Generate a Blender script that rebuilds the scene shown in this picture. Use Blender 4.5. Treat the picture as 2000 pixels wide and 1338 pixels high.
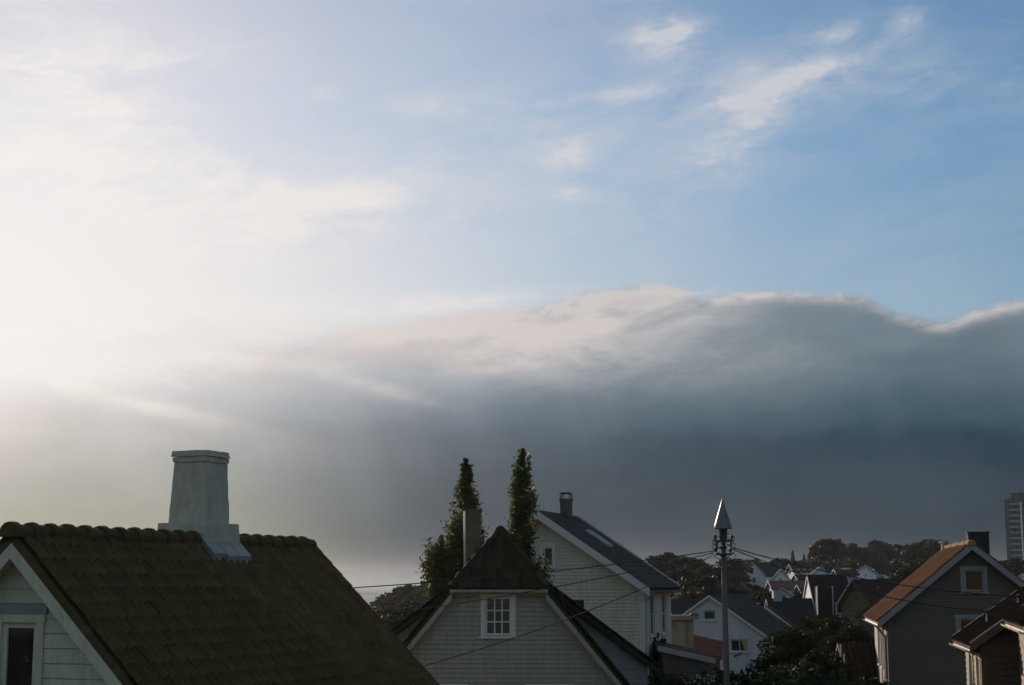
import bpy, math, random
import numpy as np
from mathutils import Vector, Matrix

for _o in list(bpy.data.objects):
    bpy.data.objects.remove(_o, do_unlink=True)
SC = bpy.context.scene
COL = SC.collection
R = math.radians

# ------------------------------------------------------------------ camera
EYE = 12.0                       # metres above the sea
FOC = 3000.0                     # focal length in photo pixels (54 mm lens)
HOR = 1138.0                     # row of the true horizon in the photo
PITCH = math.atan((HOR - 669.0) / FOC)
CP, SP = math.cos(PITCH), math.sin(PITCH)
cam = bpy.data.cameras.new('camera')
cam.sensor_width = 36.0
cam.lens = 36.0 * FOC / 2000.0
cam.clip_start = 0.1
cam.clip_end = 30000.0
cam_o = bpy.data.objects.new('camera', cam)
cam_o.location = (0, 0, EYE)
cam_o.rotation_euler = (math.pi / 2 + PITCH, 0, 0)
COL.objects.link(cam_o)
SC.camera = cam_o

# ------------------------------------------------------------------ sun
SUN_AZ, SUN_EL = -22.0, 13.0     # degrees from straight ahead (minus = left) and above the horizon
sd = Vector((math.sin(R(SUN_AZ)) * math.cos(R(SUN_EL)), math.cos(R(SUN_AZ)) * math.cos(R(SUN_EL)), math.sin(R(SUN_EL))))
sun = bpy.data.lights.new('sun', 'SUN')
sun.energy = 3.2
sun.angle = R(0.6)
sun.color = (1.0, 0.85, 0.68)
sun_o = bpy.data.objects.new('sun', sun)
sun_o.rotation_euler = sd.to_track_quat('Z', 'Y').to_euler()
sun_o.location = (0, 0, 60)
COL.objects.link(sun_o)

SC.view_settings.view_transform = 'Standard'
SC.view_settings.look = 'None'
SC.view_settings.exposure = 0.0
SC.view_settings.gamma = 1.0
SC.view_settings.use_curve_mapping = False
SC.cycles.use_denoising = True
SC.cycles.max_bounces = 4
SC.cycles.volume_bounces = 0
SC.cycles.caustics_reflective = False
SC.cycles.caustics_refractive = False
SC.cycles.transparent_max_bounces = 12


# ------------------------------------------------------------------ pixel <-> place helpers
def ray(px, py):
    u, v = (px - 1000.0) / FOC, (669.0 - py) / FOC
    return Vector((u, CP - v * SP, SP + v * CP))


def at(px, py, Y):
    """The point at forward distance Y that the photo shows at (px, py)."""
    d = ray(px, py)
    return Vector((0, 0, EYE)) + d * (Y / d.y)


def proj(p):
    z = p.z - EYE
    f = p.y * CP + z * SP
    u = -p.y * SP + z * CP
    return 1000 + FOC * p.x / f, 669 - FOC * u / f


def azel(px, py):
    d = ray(px, py)
    return math.degrees(math.atan2(d.x, d.y)), math.degrees(math.atan2(d.z, math.hypot(d.x, d.y)))


# ------------------------------------------------------------------ world: Nishita sky, veil of cloud, sea-fog bank
class X:
    """A shader socket with arithmetic."""
    nt = None

    def __init__(s, sock):
        s.s = sock

    @staticmethod
    def m(op, a, b=None, c=None, clamp=False):
        n = X.nt.nodes.new('ShaderNodeMath')
        n.operation = op
        n.use_clamp = clamp
        for i, v in enumerate((a, b, c)):
            if v is None:
                continue
            if isinstance(v, X):
                X.nt.links.new(v.s, n.inputs[i])
            else:
                n.inputs[i].default_value = v
        return X(n.outputs[0])

    def __add__(a, b): return X.m('ADD', a, b)
    __radd__ = __add__
    def __sub__(a, b): return X.m('SUBTRACT', a, b)
    def __rsub__(a, b): return X.m('SUBTRACT', b, a)
    def __mul__(a, b): return X.m('MULTIPLY', a, b)
    __rmul__ = __mul__
    def __truediv__(a, b): return X.m('DIVIDE', a, b)
    def __pow__(a, b): return X.m('POWER', a, b)
    def exp(a): return X.m('EXPONENT', a)
    def clamp(a): return X.m('ADD', a, 0.0, clamp=True)
    def abs(a): return X.m('ABSOLUTE', a)


def sstep(x, lo, hi, a=0.0, b=1.0):
    n = X.nt.nodes.new('ShaderNodeMapRange')
    n.interpolation_type = 'SMOOTHSTEP'
    X.nt.links.new(x.s, n.inputs[0])
    for i, v in enumerate((lo, hi, a, b)):
        n.inputs[i + 1].default_value = v
    return X(n.outputs[0])


def vec(x, y, z):
    n = X.nt.nodes.new('ShaderNodeCombineXYZ')
    for i, v in enumerate((x, y, z)):
        if isinstance(v, X):
            X.nt.links.new(v.s, n.inputs[i])
        else:
            n.inputs[i].default_value = v
    return X(n.outputs[0])


def noise(v, scale, detail=6.0, rough=0.55, dist=0.0):
    n = X.nt.nodes.new('ShaderNodeTexNoise')
    X.nt.links.new(v.s, n.inputs['Vector'])
    n.inputs['Scale'].default_value = scale
    n.inputs['Detail'].default_value = detail
    n.inputs['Roughness'].default_value = rough
    n.inputs['Distortion'].default_value = dist
    return X(n.outputs[0])


def mixc(f, a, b):
    n = X.nt.nodes.new('ShaderNodeMix')
    n.data_type = 'RGBA'
    n.clamp_factor = True
    if isinstance(f, X):
        X.nt.links.new(f.s, n.inputs[0])
    else:
        n.inputs[0].default_value = f
    for i, c in ((6, a), (7, b)):
        if isinstance(c, X):
            X.nt.links.new(c.s, n.inputs[i])
        else:
            n.inputs[i].default_value = (*c, 1)
    return X(n.outputs[2])


def scalec(c, f):
    """Colour tuple times a scalar socket."""
    return vec(f * c[0], f * c[1], f * c[2])


def addc(a, b):
    n = X.nt.nodes.new('ShaderNodeVectorMath')
    n.operation = 'ADD'
    X.nt.links.new(a.s, n.inputs[0])
    X.nt.links.new(b.s, n.inputs[1])
    return X(n.outputs[0])


def ramp(x, stops, lo, hi):
    n = X.nt.nodes.new('ShaderNodeValToRGB')
    n.color_ramp.interpolation = 'EASE'
    e = n.color_ramp.elements
    while len(e) < len(stops):
        e.new(0.5)
    for k, (p, c) in zip(e, stops):
        k.position = (p - lo) / (hi - lo)
        k.color = (*c, 1)
    t = (x - lo) / (hi - lo)
    X.nt.links.new(t.s, n.inputs[0])
    return X(n.outputs[0])


def shoulder(c, k):
    """Film-like roll-off of the brightest sky."""
    sp = X.nt.nodes.new('ShaderNodeSeparateXYZ')
    X.nt.links.new(c.s, sp.inputs[0])
    o = []
    for i in range(3):
        v = X(sp.outputs[i]) * (1.0 / k)
        o.append(v / (((v * v) * (v * v) + 1.0) ** 0.25) * (0.97 * k))
    return vec(*o)


def build_world():
    w = bpy.data.worlds.new('World')
    w.use_nodes = True
    nt = w.node_tree
    nt.nodes.clear()
    X.nt = nt
    out = nt.nodes.new('ShaderNodeOutputWorld')
    bg = nt.nodes.new('ShaderNodeBackground')
    bg.inputs[1].default_value = 0.1
    nt.links.new(bg.outputs[0], out.inputs[0])
    sky = nt.nodes.new('ShaderNodeTexSky')
    sky.sky_type = 'NISHITA'
    sky.sun_disc = False
    sky.sun_elevation = R(SUN_EL)
    sky.sun_rotation = R(SUN_AZ)
    sky.air_density, sky.dust_density, sky.ozone_density = 1.0, 0.1, 3.0
    tc = nt.nodes.new('ShaderNodeTexCoord')
    sep = nt.nodes.new('ShaderNodeSeparateXYZ')
    nt.links.new(tc.outputs['Generated'], sep.inputs[0])
    dx, dy, dz = (X(sep.outputs[i]) for i in range(3))
    az = X.m('ARCTAN2', dx, dy) * 57.29578
    el = X.m('ARCSINE', dz) * 57.29578
    cosang = dx * sd.x + dy * sd.y + dz * sd.z
    th = X.m('ARCCOSINE', X.m('MINIMUM', cosang, 0.999999)) * 57.29578     # angle from the sun, degrees
    # stretched direction for streaky cloud (no seam behind the viewer)
    flat = vec(dx, dy, dz * 2.6 + dx * -0.25)
    n_big = noise(flat, 5.0, 3.0, 0.5)
    n_mid = noise(flat, 16.0, 6.0, 0.58, 0.6)
    n_fin = noise(flat, 42.0, 6.0, 0.62, 0.9)
    nm = sstep(n_mid, 0.34, 0.68)
    nf = sstep(n_fin, 0.32, 0.70)

    # --- clear sky and the aureole about the sun
    K = 10.0        # Background strength is 0.1
    def gauss(sig):
        return (0.0 - (th * th) / (sig * sig)).exp()
    aure = vec(gauss(22.0) * (SKY_AUR[0] * K), gauss(23.0) * (SKY_AUR[1] * K), gauss(25.0) * (SKY_AUR[2] * K))
    tint = nt.nodes.new('ShaderNodeVectorMath')
    tint.operation = 'MULTIPLY'
    nt.links.new(sky.outputs[0], tint.inputs[0])
    tint.inputs[1].default_value = (0.62, 0.94, 1.03)
    overhead = sstep(el, 22.0, 42.0)
    dim = sstep(el, 8.0, 18.0, 0.80, 1.0)
    X.nt.links.new(vec(dim * 0.78, dim * 0.95, dim * 1.00).s, tint.inputs[1])
    base = addc(mixc(overhead, X(tint.outputs[0]), X(sky.outputs[0])), aure)
    # milky air low down, towards the sun
    low = sstep(el, 8.0, 18.0, 1.0, 0.0) * (0.0 - th / 20.0).exp()
    base = addc(base, scalec((0.50 * K, 0.29 * K, 0.12 * K), low))

    # --- clouds: soft patches at fixed bearings, broken up by noise
    def blob(px, py, rx, ry, rot, amp):
        a0, e0 = azel(px, py)
        s = 0.0191
        c, sn = math.cos(R(rot)), math.sin(R(rot))
        da, de = az - a0, e0 - el
        p = (da * c + de * sn) / (rx * s)
        q = (de * c - da * sn) / (ry * s)
        return (0.0 - (p * p + q * q)).exp() * amp
    puffs = [(1300, 72, 72, 42, 6, 1.0), (1572, 140, 70, 24, -12, .72), (1450, 190, 80, 26, -8, .55), (1465, 238, 100, 34, -32, .72),
             (1400, 300, 110, 46, -10, .38), (1110, 306, 48, 30, 0, .85), (1115, 372, 42, 16, 0, .8), (1628, 66, 62, 19, -8, .62),
             (1775, 36, 42, 26, -20, .5), (1465, 135, 30, 16, 0, .45), (860, 204, 120, 22, -3, .5), (1120, 196, 160, 18, -3, .38),
             (630, 184, 40, 14, 0, .5), (1190, 70, 50, 14, 0, .3), (1700, 100, 70, 12, -15, .35), (1540, 165, 120, 18, -14, .4), (1410, 352, 60, 12, -8, .3), (1250, 180, 120, 12, -4, .3), (930, 385, 110, 12, -3, .3), (800, 329, 46, 5, -7, .75)]
    veils = [(1350, 190, 520, 75, -7, .32), (1780, 160, 330, 40, 6, .3), (1000, 330, 420, 70, -2, .22), (960, 430, 420, 60, 3, .2)]
    left = [(600, 392, 150, 42, -4, .8), (560, 440, 190, 34, -20, .75), (330, 375, 280, 60, 6, .8), (60, 300, 330, 150, 18, .7),
            (170, 110, 240, 90, 0, .5), (60, 600, 260, 120, 0, .6), (420, 470, 260, 60, -8, .55), (330, 610, 260, 40, 8, .5), (700, 600, 260, 26, -3, .5), (480, 660, 240, 26, 6, .5), (250, 240, 220, 40, 24, .5), (900, 590, 200, 16, -6, .4)]
    def total(lst):
        t = None
        for b in lst:
            g = blob(*b)
            t = g if t is None else t + g
        return t
    pf = (total(puffs) * (nf * 0.75 + nm * 0.75 + 0.1)).clamp()
    soft = [(1110, 304, 44, 26, 0, .62), (1116, 372, 38, 13, 0, .60), (1310, 66, 60, 30, 8, .40), (1575, 138, 52, 16, -12, .35), (1440, 190, 60, 16, -6, .3), (1460, 246, 80, 20, -32, .35)]
    pf = (pf + total(soft) * (nf * 0.55 + 0.5)).clamp()
    vl = total(veils) * (nm * 0.8 + nf * 0.35 + 0.15)
    lf = (total(left) * (nm * 1.0 + nf * 0.5 + 0.05)).clamp()
    # thin high cloud, thickened unseen overhead to whiten and brighten the ambient light
    cirrus_fill = sstep(n_big * 0.55 + n_mid * 0.45, 0.45, 0.62) * sstep(el, 20.0, 34.0, 0.08, 0.7)
    lit = (0.0 - th / 24.0).exp()
    ccol = addc(vec(0.60 * K, 0.60 * K, 0.64 * K), scalec((0.45 * K, 0.40 * K, 0.31 * K), lit))
    skyc = mixc((vl * 0.75 + cirrus_fill).clamp(), base, ccol)
    skyc = mixc(pf * 0.66, skyc, ccol)
    skyc = mixc(lf * 0.92, skyc, addc(vec(.72 * K, .66 * K, .65 * K), scalec((.62 * K, .54 * K, .48 * K), lit)))

    # --- fog bank over the sea, carried on unseen all round to dim the walls
    pts = [(-400, 690), (-100, 690), (120, 668), (300, 655), (450, 640), (620, 628), (760, 622), (880, 612), (1000, 600), (1090, 585), (1180, 562),
           (1300, 556), (1360, 572), (1440, 570), (1560, 566), (1680, 574), (1740, 600), (1800, 618), (1840, 622), (1900, 606), (1990, 586), (2200, 575)]
    LO, HI, EM = -40.0, 40.0, 16.0
    fc = nt.nodes.new('ShaderNodeFloatCurve')
    cv = fc.mapping.curves[0]
    xy = [azel(*p) for p in pts]
    xy = [(LO, xy[0][1])] + xy + [(HI, xy[-1][1])]
    while len(cv.points) < len(xy):
        cv.points.new(0.5, 0.5)
    for p, (a, e) in zip(cv.points, xy):
        p.location = ((a - LO) / (HI - LO), e / EM)
    fc.mapping.update()
    nt.links.new(((az - LO) / (HI - LO)).clamp().s, fc.inputs['Value'])
    top = X(fc.outputs[0]) * EM
    n_edge = noise(vec(dx, dy, dz * 1.7), 60.0, 6.0, 0.6, 0.5)
    wob = (n_mid - 0.5) * 0.8 + (n_fin - 0.5) * 0.45 + (n_edge - 0.5) * 0.35
    s = top + wob - el                                      # degrees below the top of the bank
    lside = sstep(az, -13.0, -2.0, 1.0, 0.0)                 # towards the sun the bank breaks up into glowing layers
    ragged = noise(vec(dx * 1.0, dy * 1.0, dz * 3.2 + dx * 0.2), 9.0, 6.0, 0.6, 0.8)
    s = s + lside * (ragged - 0.5) * 5.0
    op = sstep(s / (lside * 6.0 + 1.0), -0.12, 0.30) * (1.0 - lside * 0.18)
    prof = [(0.0, (.140, .160, .165)), (0.45, (.028, .046, .058)), (2.0, (.014, .038, .058)), (3.5, (.015, .041, .064)), (5.0, (.015, .050, .084)), (6.2, (.042, .098, .145)),
            (7.4, (.086, .150, .195)), (8.6, (.125, .192, .240)), (10.0, (.145, .222, .280)), (12.0, (.19, .27, .33))]
    n_soft = noise(vec(dx, dy, dz * 1.6), 7.0, 4.0, 0.55, 0.4)
    warp = el + (n_soft - 0.5) * 3.2 * sstep(el, 1.0, 4.0) + wob * 0.7
    dark = addc(ramp(warp, [(p, tuple(v * K * BANK_K for v in c)) for p, c in prof], 0.0, 12.0), vec(0, 0, 0))
    dark = mixc(sstep(n_soft, 0.35, 0.7) * 0.5 * sstep(el, 1.0, 3.0), dark, mixc(0.5, dark, (.09 * K, .11 * K, .125 * K)))
    gl = (0.0 - th / 8.6).exp() * sstep(th, 18.0, 44.0, 1.0, 0.25) * BANK_GLOW * sstep(el, 0.5, 9.0, 0.15, 1.05)
    shaft = noise(vec(az * 0.16 + el * 0.05, el * 0.012, 3.0), 1.6, 3.0, 0.55)
    gl = gl * (1.0 + (shaft - 0.5) * 0.65 * sstep(el, 0.5, 3.0)) + (1.0 - lside) * 0.022 * sstep(shaft, 0.45, 0.75) * sstep(el, 0.5, 3.0)
    gl = gl * (1.0 + lside * (ragged - 0.5) * 0.7)
    gl = gl + (0.0 - th / 16.0).exp() * 0.42 * sstep(el, 5.4, 8.6) * (nm * 0.6 + 0.7)
    warm = gauss(19.0)
    bank = addc(dark, vec(gl * (warm * 0.15 + 0.91) * K, gl * (0.93 - warm * 0.07) * K, gl * (0.945 - warm * 0.13) * K))
    # sunlit crest
    crest = (0.0 - ((s - 0.24) / 0.24) ** 2.0).exp() * (nm * 0.6 + nf * 0.5) * sstep(az, -16.0, -4.0, 0.5, 1.0)
    crest = crest + (0.0 - ((s - 0.8) / 0.75) ** 2.0).exp() * sstep(az, 0.0, 8.0, 1.0, 0.0) * 0.7 * (nm * .7 + .5)
    streak = [(1490, 572, 110, 9, 2, .5), (1620, 572, 90, 9, 3, .5), (1930, 600, 90, 13, -18, .75), (1300, 560, 80, 13, 6, .55), (1800, 604, 60, 10, 10, .4),
              (250, 786, 150, 17, 14, .5), (720, 752, 110, 14, 15, .55), (470, 690, 170, 15, 6, .35), (830, 648, 190, 20, -4, .55), (960, 690, 140, 22, 4, .25), (1180, 690, 170, 26, 12, .22),
              (120, 760, 160, 18, 8, .35), (960, 616, 120, 14, -5, .35), (1130, 642, 260, 52, -8, .85), (1000, 715, 260, 30, 5, .40), (1320, 600, 140, 30, 4, .30), (1400, 690, 220, 40, 3, .16)]
    streak += [(300, 668, 230, 9, -5, .6), (560, 652, 200, 9, -5, .6), (740, 640, 170, 10, -4, .6), (330, 800, 150, 12, 10, .5), (90, 700, 140, 10, -3, .5)]
    crest = (crest + total(streak) * (nm * 0.5 + nf * 0.4 + 0.35)).clamp()
    under = [(470, 690, 130, 11, 6, .7), (660, 690, 190, 17, 2, .75), (520, 738, 230, 20, 7, .6), (230, 706, 200, 14, 10, .6), (860, 690, 170, 26, 0, .5), (420, 640, 90, 8, 10, .45), (330, 850, 300, 30, 4, .35), (90, 850, 200, 60, 0, .3)]
    bank = mixc((total(under) * (nm * 0.5 + 0.55)).clamp() * 0.8, bank, addc(vec(.20 * K, .19 * K, .20 * K), scalec((.78 * K, .62 * K, .56 * K), (0.0 - th / 13.0).exp())))
    bank = mixc(crest * 0.85, bank, addc(vec(.54 * K, .50 * K, .50 * K), scalec((.66 * K, .54 * K, .45 * K), (0.0 - th / 20.0).exp())))
    col = mixc(op, skyc, bank)
    col = shoulder(col, K)
    # nothing below the horizon but the same low air
    nt.links.new(col.s, bg.inputs[0])
    w.cycles.sampling_method = 'MANUAL'
    w.cycles.sample_map_resolution = 256
    SC.world = w


SKY_AUR = (0.59, 0.385, 0.24)
BANK_K = 0.82
BANK_GLOW = 1.92
build_world()


# ------------------------------------------------------------------ materials
def material(name, col, rough=0.7, var=0.25, scale=3.0, dirt=None, bump=0.0, bscale=40.0, metal=0.0, spec=0.5, stretch=(1, 1, 1), trans=0.0, objvar=0.0):
    m = bpy.data.materials.new(name)
    m.use_nodes = True
    nt = m.node_tree
    b = nt.nodes['Principled BSDF']
    b.inputs['Roughness'].default_value = rough
    b.inputs['Metallic'].default_value = metal
    b.inputs['Specular IOR Level'].default_value = spec
    tc = nt.nodes.new('ShaderNodeTexCoord')
    mp = nt.nodes.new('ShaderNodeMapping')
    mp.inputs['Scale'].default_value = stretch
    nt.links.new(tc.outputs['Object'], mp.inputs[0])
    n1 = nt.nodes.new('ShaderNodeTexNoise')
    n1.inputs['Scale'].default_value = scale
    n1.inputs['Detail'].default_value = 6
    nt.links.new(mp.outputs[0], n1.inputs['Vector'])
    cr = nt.nodes.new('ShaderNodeValToRGB')
    e = cr.color_ramp.elements
    e[0].position, e[1].position = 0.3, 0.7
    e[0].color = (*[max(0, c * (1 - var)) for c in col], 1)
    e[1].color = (*[min(1, c * (1 + var)) for c in col], 1)
    nt.links.new(n1.outputs[0], cr.inputs[0])
    last = cr.outputs[0]
    if dirt:
        n2 = nt.nodes.new('ShaderNodeTexNoise')
        n2.inputs['Scale'].default_value = scale * 2.7
        n2.inputs['Detail'].default_value = 9
        n2.inputs['Roughness'].default_value = 0.65
        nt.links.new(mp.outputs[0], n2.inputs['Vector'])
        mr = nt.nodes.new('ShaderNodeMapRange')
        mr.inputs[1].default_value, mr.inputs[2].default_value = dirt[1], dirt[2]
        nt.links.new(n2.outputs[0], mr.inputs[0])
        mx = nt.nodes.new('ShaderNodeMix')
        mx.data_type = 'RGBA'
        nt.links.new(mr.outputs[0], mx.inputs[0])
        nt.links.new(last, mx.inputs[6])
        mx.inputs[7].default_value = (*dirt[0], 1)
        last = mx.outputs[2]
    if objvar:
        oi = nt.nodes.new('ShaderNodeObjectInfo')
        mr = nt.nodes.new('ShaderNodeMapRange')
        mr.inputs[3].default_value, mr.inputs[4].default_value = 1 - objvar, 1 + objvar
        nt.links.new(oi.outputs['Random'], mr.inputs[0])
        mu = nt.nodes.new('ShaderNodeVectorMath')
        mu.operation = 'SCALE'
        nt.links.new(last, mu.inputs[0])
        nt.links.new(mr.outputs[0], mu.inputs['Scale'])
        last = mu.outputs[0]
    nt.links.new(last, b.inputs['Base Color'])
    if bump:
        nb = nt.nodes.new('ShaderNodeTexNoise')
        nb.inputs['Scale'].default_value = bscale
        nb.inputs['Detail'].default_value = 5
        nt.links.new(mp.outputs[0], nb.inputs['Vector'])
        bp = nt.nodes.new('ShaderNodeBump')
        bp.inputs['Strength'].default_value = bump
        bp.inputs['Distance'].default_value = 0.02
        nt.links.new(nb.outputs[0], bp.inputs['Height'])
        nt.links.new(bp.outputs[0], b.inputs['Normal'])
    if trans:
        t = nt.nodes.new('ShaderNodeBsdfTranslucent')
        g = nt.nodes.new('ShaderNodeVectorMath')
        g.operation = 'MULTIPLY'
        g.inputs[1].default_value = (1.7, 1.7, 0.7)
        nt.links.new(last, g.inputs[0])
        nt.links.new(g.outputs[0], t.inputs[0])
        ms = nt.nodes.new('ShaderNodeMixShader')
        ms.inputs[0].default_value = trans
        nt.links.new(b.outputs[0], ms.inputs[1])
        nt.links.new(t.outputs[0], ms.inputs[2])
        nt.links.new(ms.outputs[0], nt.nodes['Material Output'].inputs[0])
    return m


def glass_material(name, tint):
    m = bpy.data.materials.new(name)
    m.use_nodes = True
    nt = m.node_tree
    nt.nodes.remove(nt.nodes['Principled BSDF'])
    tr = nt.nodes.new('ShaderNodeBsdfTransparent')
    tr.inputs[0].default_value = (*tint, 1)
    gl = nt.nodes.new('ShaderNodeBsdfGlossy')
    gl.inputs['Roughness'].default_value = 0.03
    fr = nt.nodes.new('ShaderNodeFresnel')
    fr.inputs[0].default_value = 1.65
    tc = nt.nodes.new('ShaderNodeTexCoord')
    n = nt.nodes.new('ShaderNodeTexNoise')
    n.inputs['Scale'].default_value = 1.4
    nt.links.new(tc.outputs['Object'], n.inputs['Vector'])
    bp = nt.nodes.new('ShaderNodeBump')
    bp.inputs['Strength'].default_value = 0.15
    bp.inputs['Distance'].default_value = 0.05
    nt.links.new(n.outputs[0], bp.inputs['Height'])
    nt.links.new(bp.outputs[0], gl.inputs['Normal'])
    mx = nt.nodes.new('ShaderNodeMixShader')
    nt.links.new(fr.outputs[0], mx.inputs[0])
    nt.links.new(tr.outputs[0], mx.inputs[1])
    nt.links.new(gl.outputs[0], mx.inputs[2])
    nt.links.new(mx.outputs[0], nt.nodes['Material Output'].inputs[0])
    return m


M = {
    'cream': material('cream_paint', (.78, .68, .45), .6, .06, 2.0, ((.60, .51, .32), .44, .74), .12, 60, stretch=(2.2, 2.2, .3)),
    'grey_paint': material('grey_paint', (.34, .315, .235), .6, .07, 1.6, ((.25, .23, .165), .42, .74), .12, 60, stretch=(2.2, 2.2, .3)),
    'beige_paint': material('beige_paint', (.64, .58, .41), .6, .06, 1.6, ((.48, .43, .30), .42, .74), .12, 60, stretch=(2.2, 2.2, .3)),
    'white': material('white_paint', (.64, .61, .51), .5, .05, 2.5, ((.42, .40, .34), .58, .85), .08, 50),
    'blue_white': material('cool_white_paint', (.56, .55, .48), .6, .05, 1.2, ((.42, .41, .36), .44, .74), .1, 50, stretch=(2.2, 2.2, .3)),
    'far_white': material('far_white_paint', (.86, .85, .80), .65, .06, .8, ((.50, .50, .48), .55, .85)),
    'far_grey': material('far_grey_paint', (.36, .37, .37), .7, .10, .8, ((.24, .23, .22), .5, .8)),
    'brown_wall': material('brown_stain', (.10, .078, .052), .7, .14, 1.4, ((.055, .043, .03), .5, .8), .2, 50, stretch=(.4, .4, 3)),
    'slate_wall': material('blue_grey_stain', (.155, .116, .066), .7, .16, .6, ((.13, .095, .055), .45, .75), .2, 50, stretch=(.5, .5, 1.5)),
    'red_wall': material('red_stain', (.165, .098, .042), .7, .16, 1.4, ((.05, .028, .02), .5, .8), .2, 50, stretch=(.4, .4, 3)),
    'annex_grey': material('weathered_grey_boards', (.135, .142, .15), .75, .15, 1.4, ((.09, .095, .10), .45, .75), .2, 40, stretch=(2, 2, .4)),
    'trim_grey': material('grey_trim', (.34, .32, .27), .55, .08, 2.0, ((.24, .24, .23), .55, .85), .1, 50),
    'trim_tan': material('tan_trim', (.40, .36, .27), .55, .10, 2.0, ((.22, .19, .14), .55, .85), .1, 50),
    'tile_moss': material('mossy_clay_tile', (.120, .080, .032), .85, .35, 2.2, ((.075, .062, .018), .42, .7), .5, 30, objvar=.15, spec=.12),
    'tile_dark': material('dark_clay_tile', (.052, .041, .019), .8, .3, 1.5, ((.035, .040, .022), .48, .75), .4, 30, objvar=.30, spec=.12),
    'tile_orange': material('orange_clay_tile', (.46, .225, .10), .8, .22, 1.2, ((.26, .12, .05), .5, .72), .4, 30),
    'tile_red': material('red_clay_tile', (.20, .075, .042), .8, .25, 1.5, ((.09, .05, .033), .5, .75), .4, 30, spec=.12),
    'tile_brown': material('brown_clay_tile', (.060, .032, .018), .8, .25, 1.0, ((.035, .024, .014), .5, .75), .4, 30, spec=.12),
    'slate': material('slate_tile', (.042, .036, .030), .8, .28, 2.5, ((.05, .048, .045), .5, .75), .3, 30, spec=.12),
    'roof_far': material('far_roof_tile', (.035, .029, .023), .8, .2, 1.0, ((.025, .022, .018), .5, .75), spec=.12),
    'roof_far_red': material('far_red_roof', (.17, .085, .065), .8, .2, 1.0, ((.10, .06, .05), .5, .75), spec=.12),
    'render': material('lime_render', (.64, .57, .41), .9, .10, 1.6, ((.46, .41, .28), .42, .76), .35, 14, stretch=(1.6, 1.6, .7)),
    'lead': material('lead_sheet', (.30, .285, .245), .5, .14, 4.0, ((.20, .195, .17), .5, .8), .15, 20, metal=.25),
    'brick': material('chimney_brick', (.165, .115, .070), .9, .25, 4.0, ((.085, .065, .042), .5, .75), .6, 25),
    'soot': material('sooty_brick', (.035, .03, .027), .9, .3, 4.0, None, .5, 25),
    'galv': material('galvanised_steel', (.50, .49, .47), .34, .12, 3.0, ((.34, .30, .25), .52, .8), .08, 30, metal=.85),
    'zinc': material('weathered_zinc', (.17, .155, .135), .42, .16, 6.0, ((.24, .19, .14), .5, .78), .15, 25, metal=.8),
    'black_metal': material('black_fittings', (.03, .03, .03), .5, .2, 8.0),
    'cable': material('black_cable', (.015, .015, .015), .5, .1, 5.0),
    'ceramic': material('brown_ceramic', (.07, .045, .03), .3, .15, 6.0),
    'pole': material('grey_pole', (.125, .10, .075), .55, .14, 1.6, ((.08, .06, .042), .5, .75), .2, 20, metal=.2, stretch=(3, 3, .6)),
    'concrete': material('concrete', (.14, .135, .125), .85, .12, .6, ((.09, .088, .08), .5, .8), .2, 10),
    'tower_panel': material('tower_panel', (.10, .12, .14), .6, .15, .5, ((.07, .08, .09), .5, .8)),
    'tower_dark': material('tower_recess', (.085, .068, .058), .7, .3, .5),
    'interior': material('room_interior', (.20, .185, .16), .9, .15, 1.0),
    'curtain': material('pale_curtain', (.52, .60, .64), .9, .10, 3.0, stretch=(6, 6, .5)),
    'blind': material('tan_blind', (.13, .125, .10), .9, .10, 3.0, stretch=(.5, .5, 12)),
    'glass': glass_material('window_glass', (.72, .78, .76)),
    'bark': material('bark', (.10, .075, .055), .9, .3, 4.0, None, .6, 18),
    'leaf_poplar': material('poplar_leaf', (.085, .090, .028), .6, .4, .9, ((.125, .11, .036), .5, .8), spec=.12, trans=.30),
    'leaf_dark': material('dark_leaf', (.026, .034, .013), .65, .4, .35, ((.042, .038, .016), .5, .8), spec=.10, trans=.16, objvar=.2),
    'leaf_olive': material('olive_leaf', (.045, .042, .019), .55, .4, .35, ((.085, .055, .028), .5, .8), spec=.1, trans=.16, objvar=.25),
    'leaf_far': material('far_leaf', (.038, .037, .018), .7, .4, .12, ((.045, .034, .018), .5, .8), spec=.1, trans=.14, objvar=.35),
    'needle': material('conifer_needle', (.028, .044, .022), .6, .35, .2, spec=.3, trans=.12, objvar=.25),
    'petal': material('white_petal', (.36, .35, .25), .6, .12, 3.0, trans=.25),
    'ground': material('ground', (.060, .062, .030), .95, .35, .06, ((.075, .055, .036), .48, .72), .5, 2.0),
    'soil': material('garden_soil', (.06, .045, .032), .95, .3, 1.0, None, .5, 6.0),
    'island': material('island_ground', (.045, .05, .042), .95, .3, .01, ((.14, .14, .12), .5, .75)),
}


def sea_material():
    m = bpy.data.materials.new('sea_water')
    m.use_nodes = True
    nt = m.node_tree
    b = nt.nodes['Principled BSDF']
    b.inputs['Base Color'].default_value = (.035, .05, .058, 1)
    b.inputs['Roughness'].default_value = .22
    b.inputs['IOR'].default_value = 1.33
    tc = nt.nodes.new('ShaderNodeTexCoord')
    n = nt.nodes.new('ShaderNodeTexNoise')
    n.inputs['Scale'].default_value = .05
    n.inputs['Detail'].default_value = 8
    nt.links.new(tc.outputs['Object'], n.inputs['Vector'])
    bp = nt.nodes.new('ShaderNodeBump')
    bp.inputs['Strength'].default_value = .5
    bp.inputs['Distance'].default_value = 1.0
    nt.links.new(n.outputs[0], bp.inputs['Height'])
    nt.links.new(bp.outputs[0], b.inputs['Normal'])
    return m


M['sea'] = sea_material()


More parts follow.
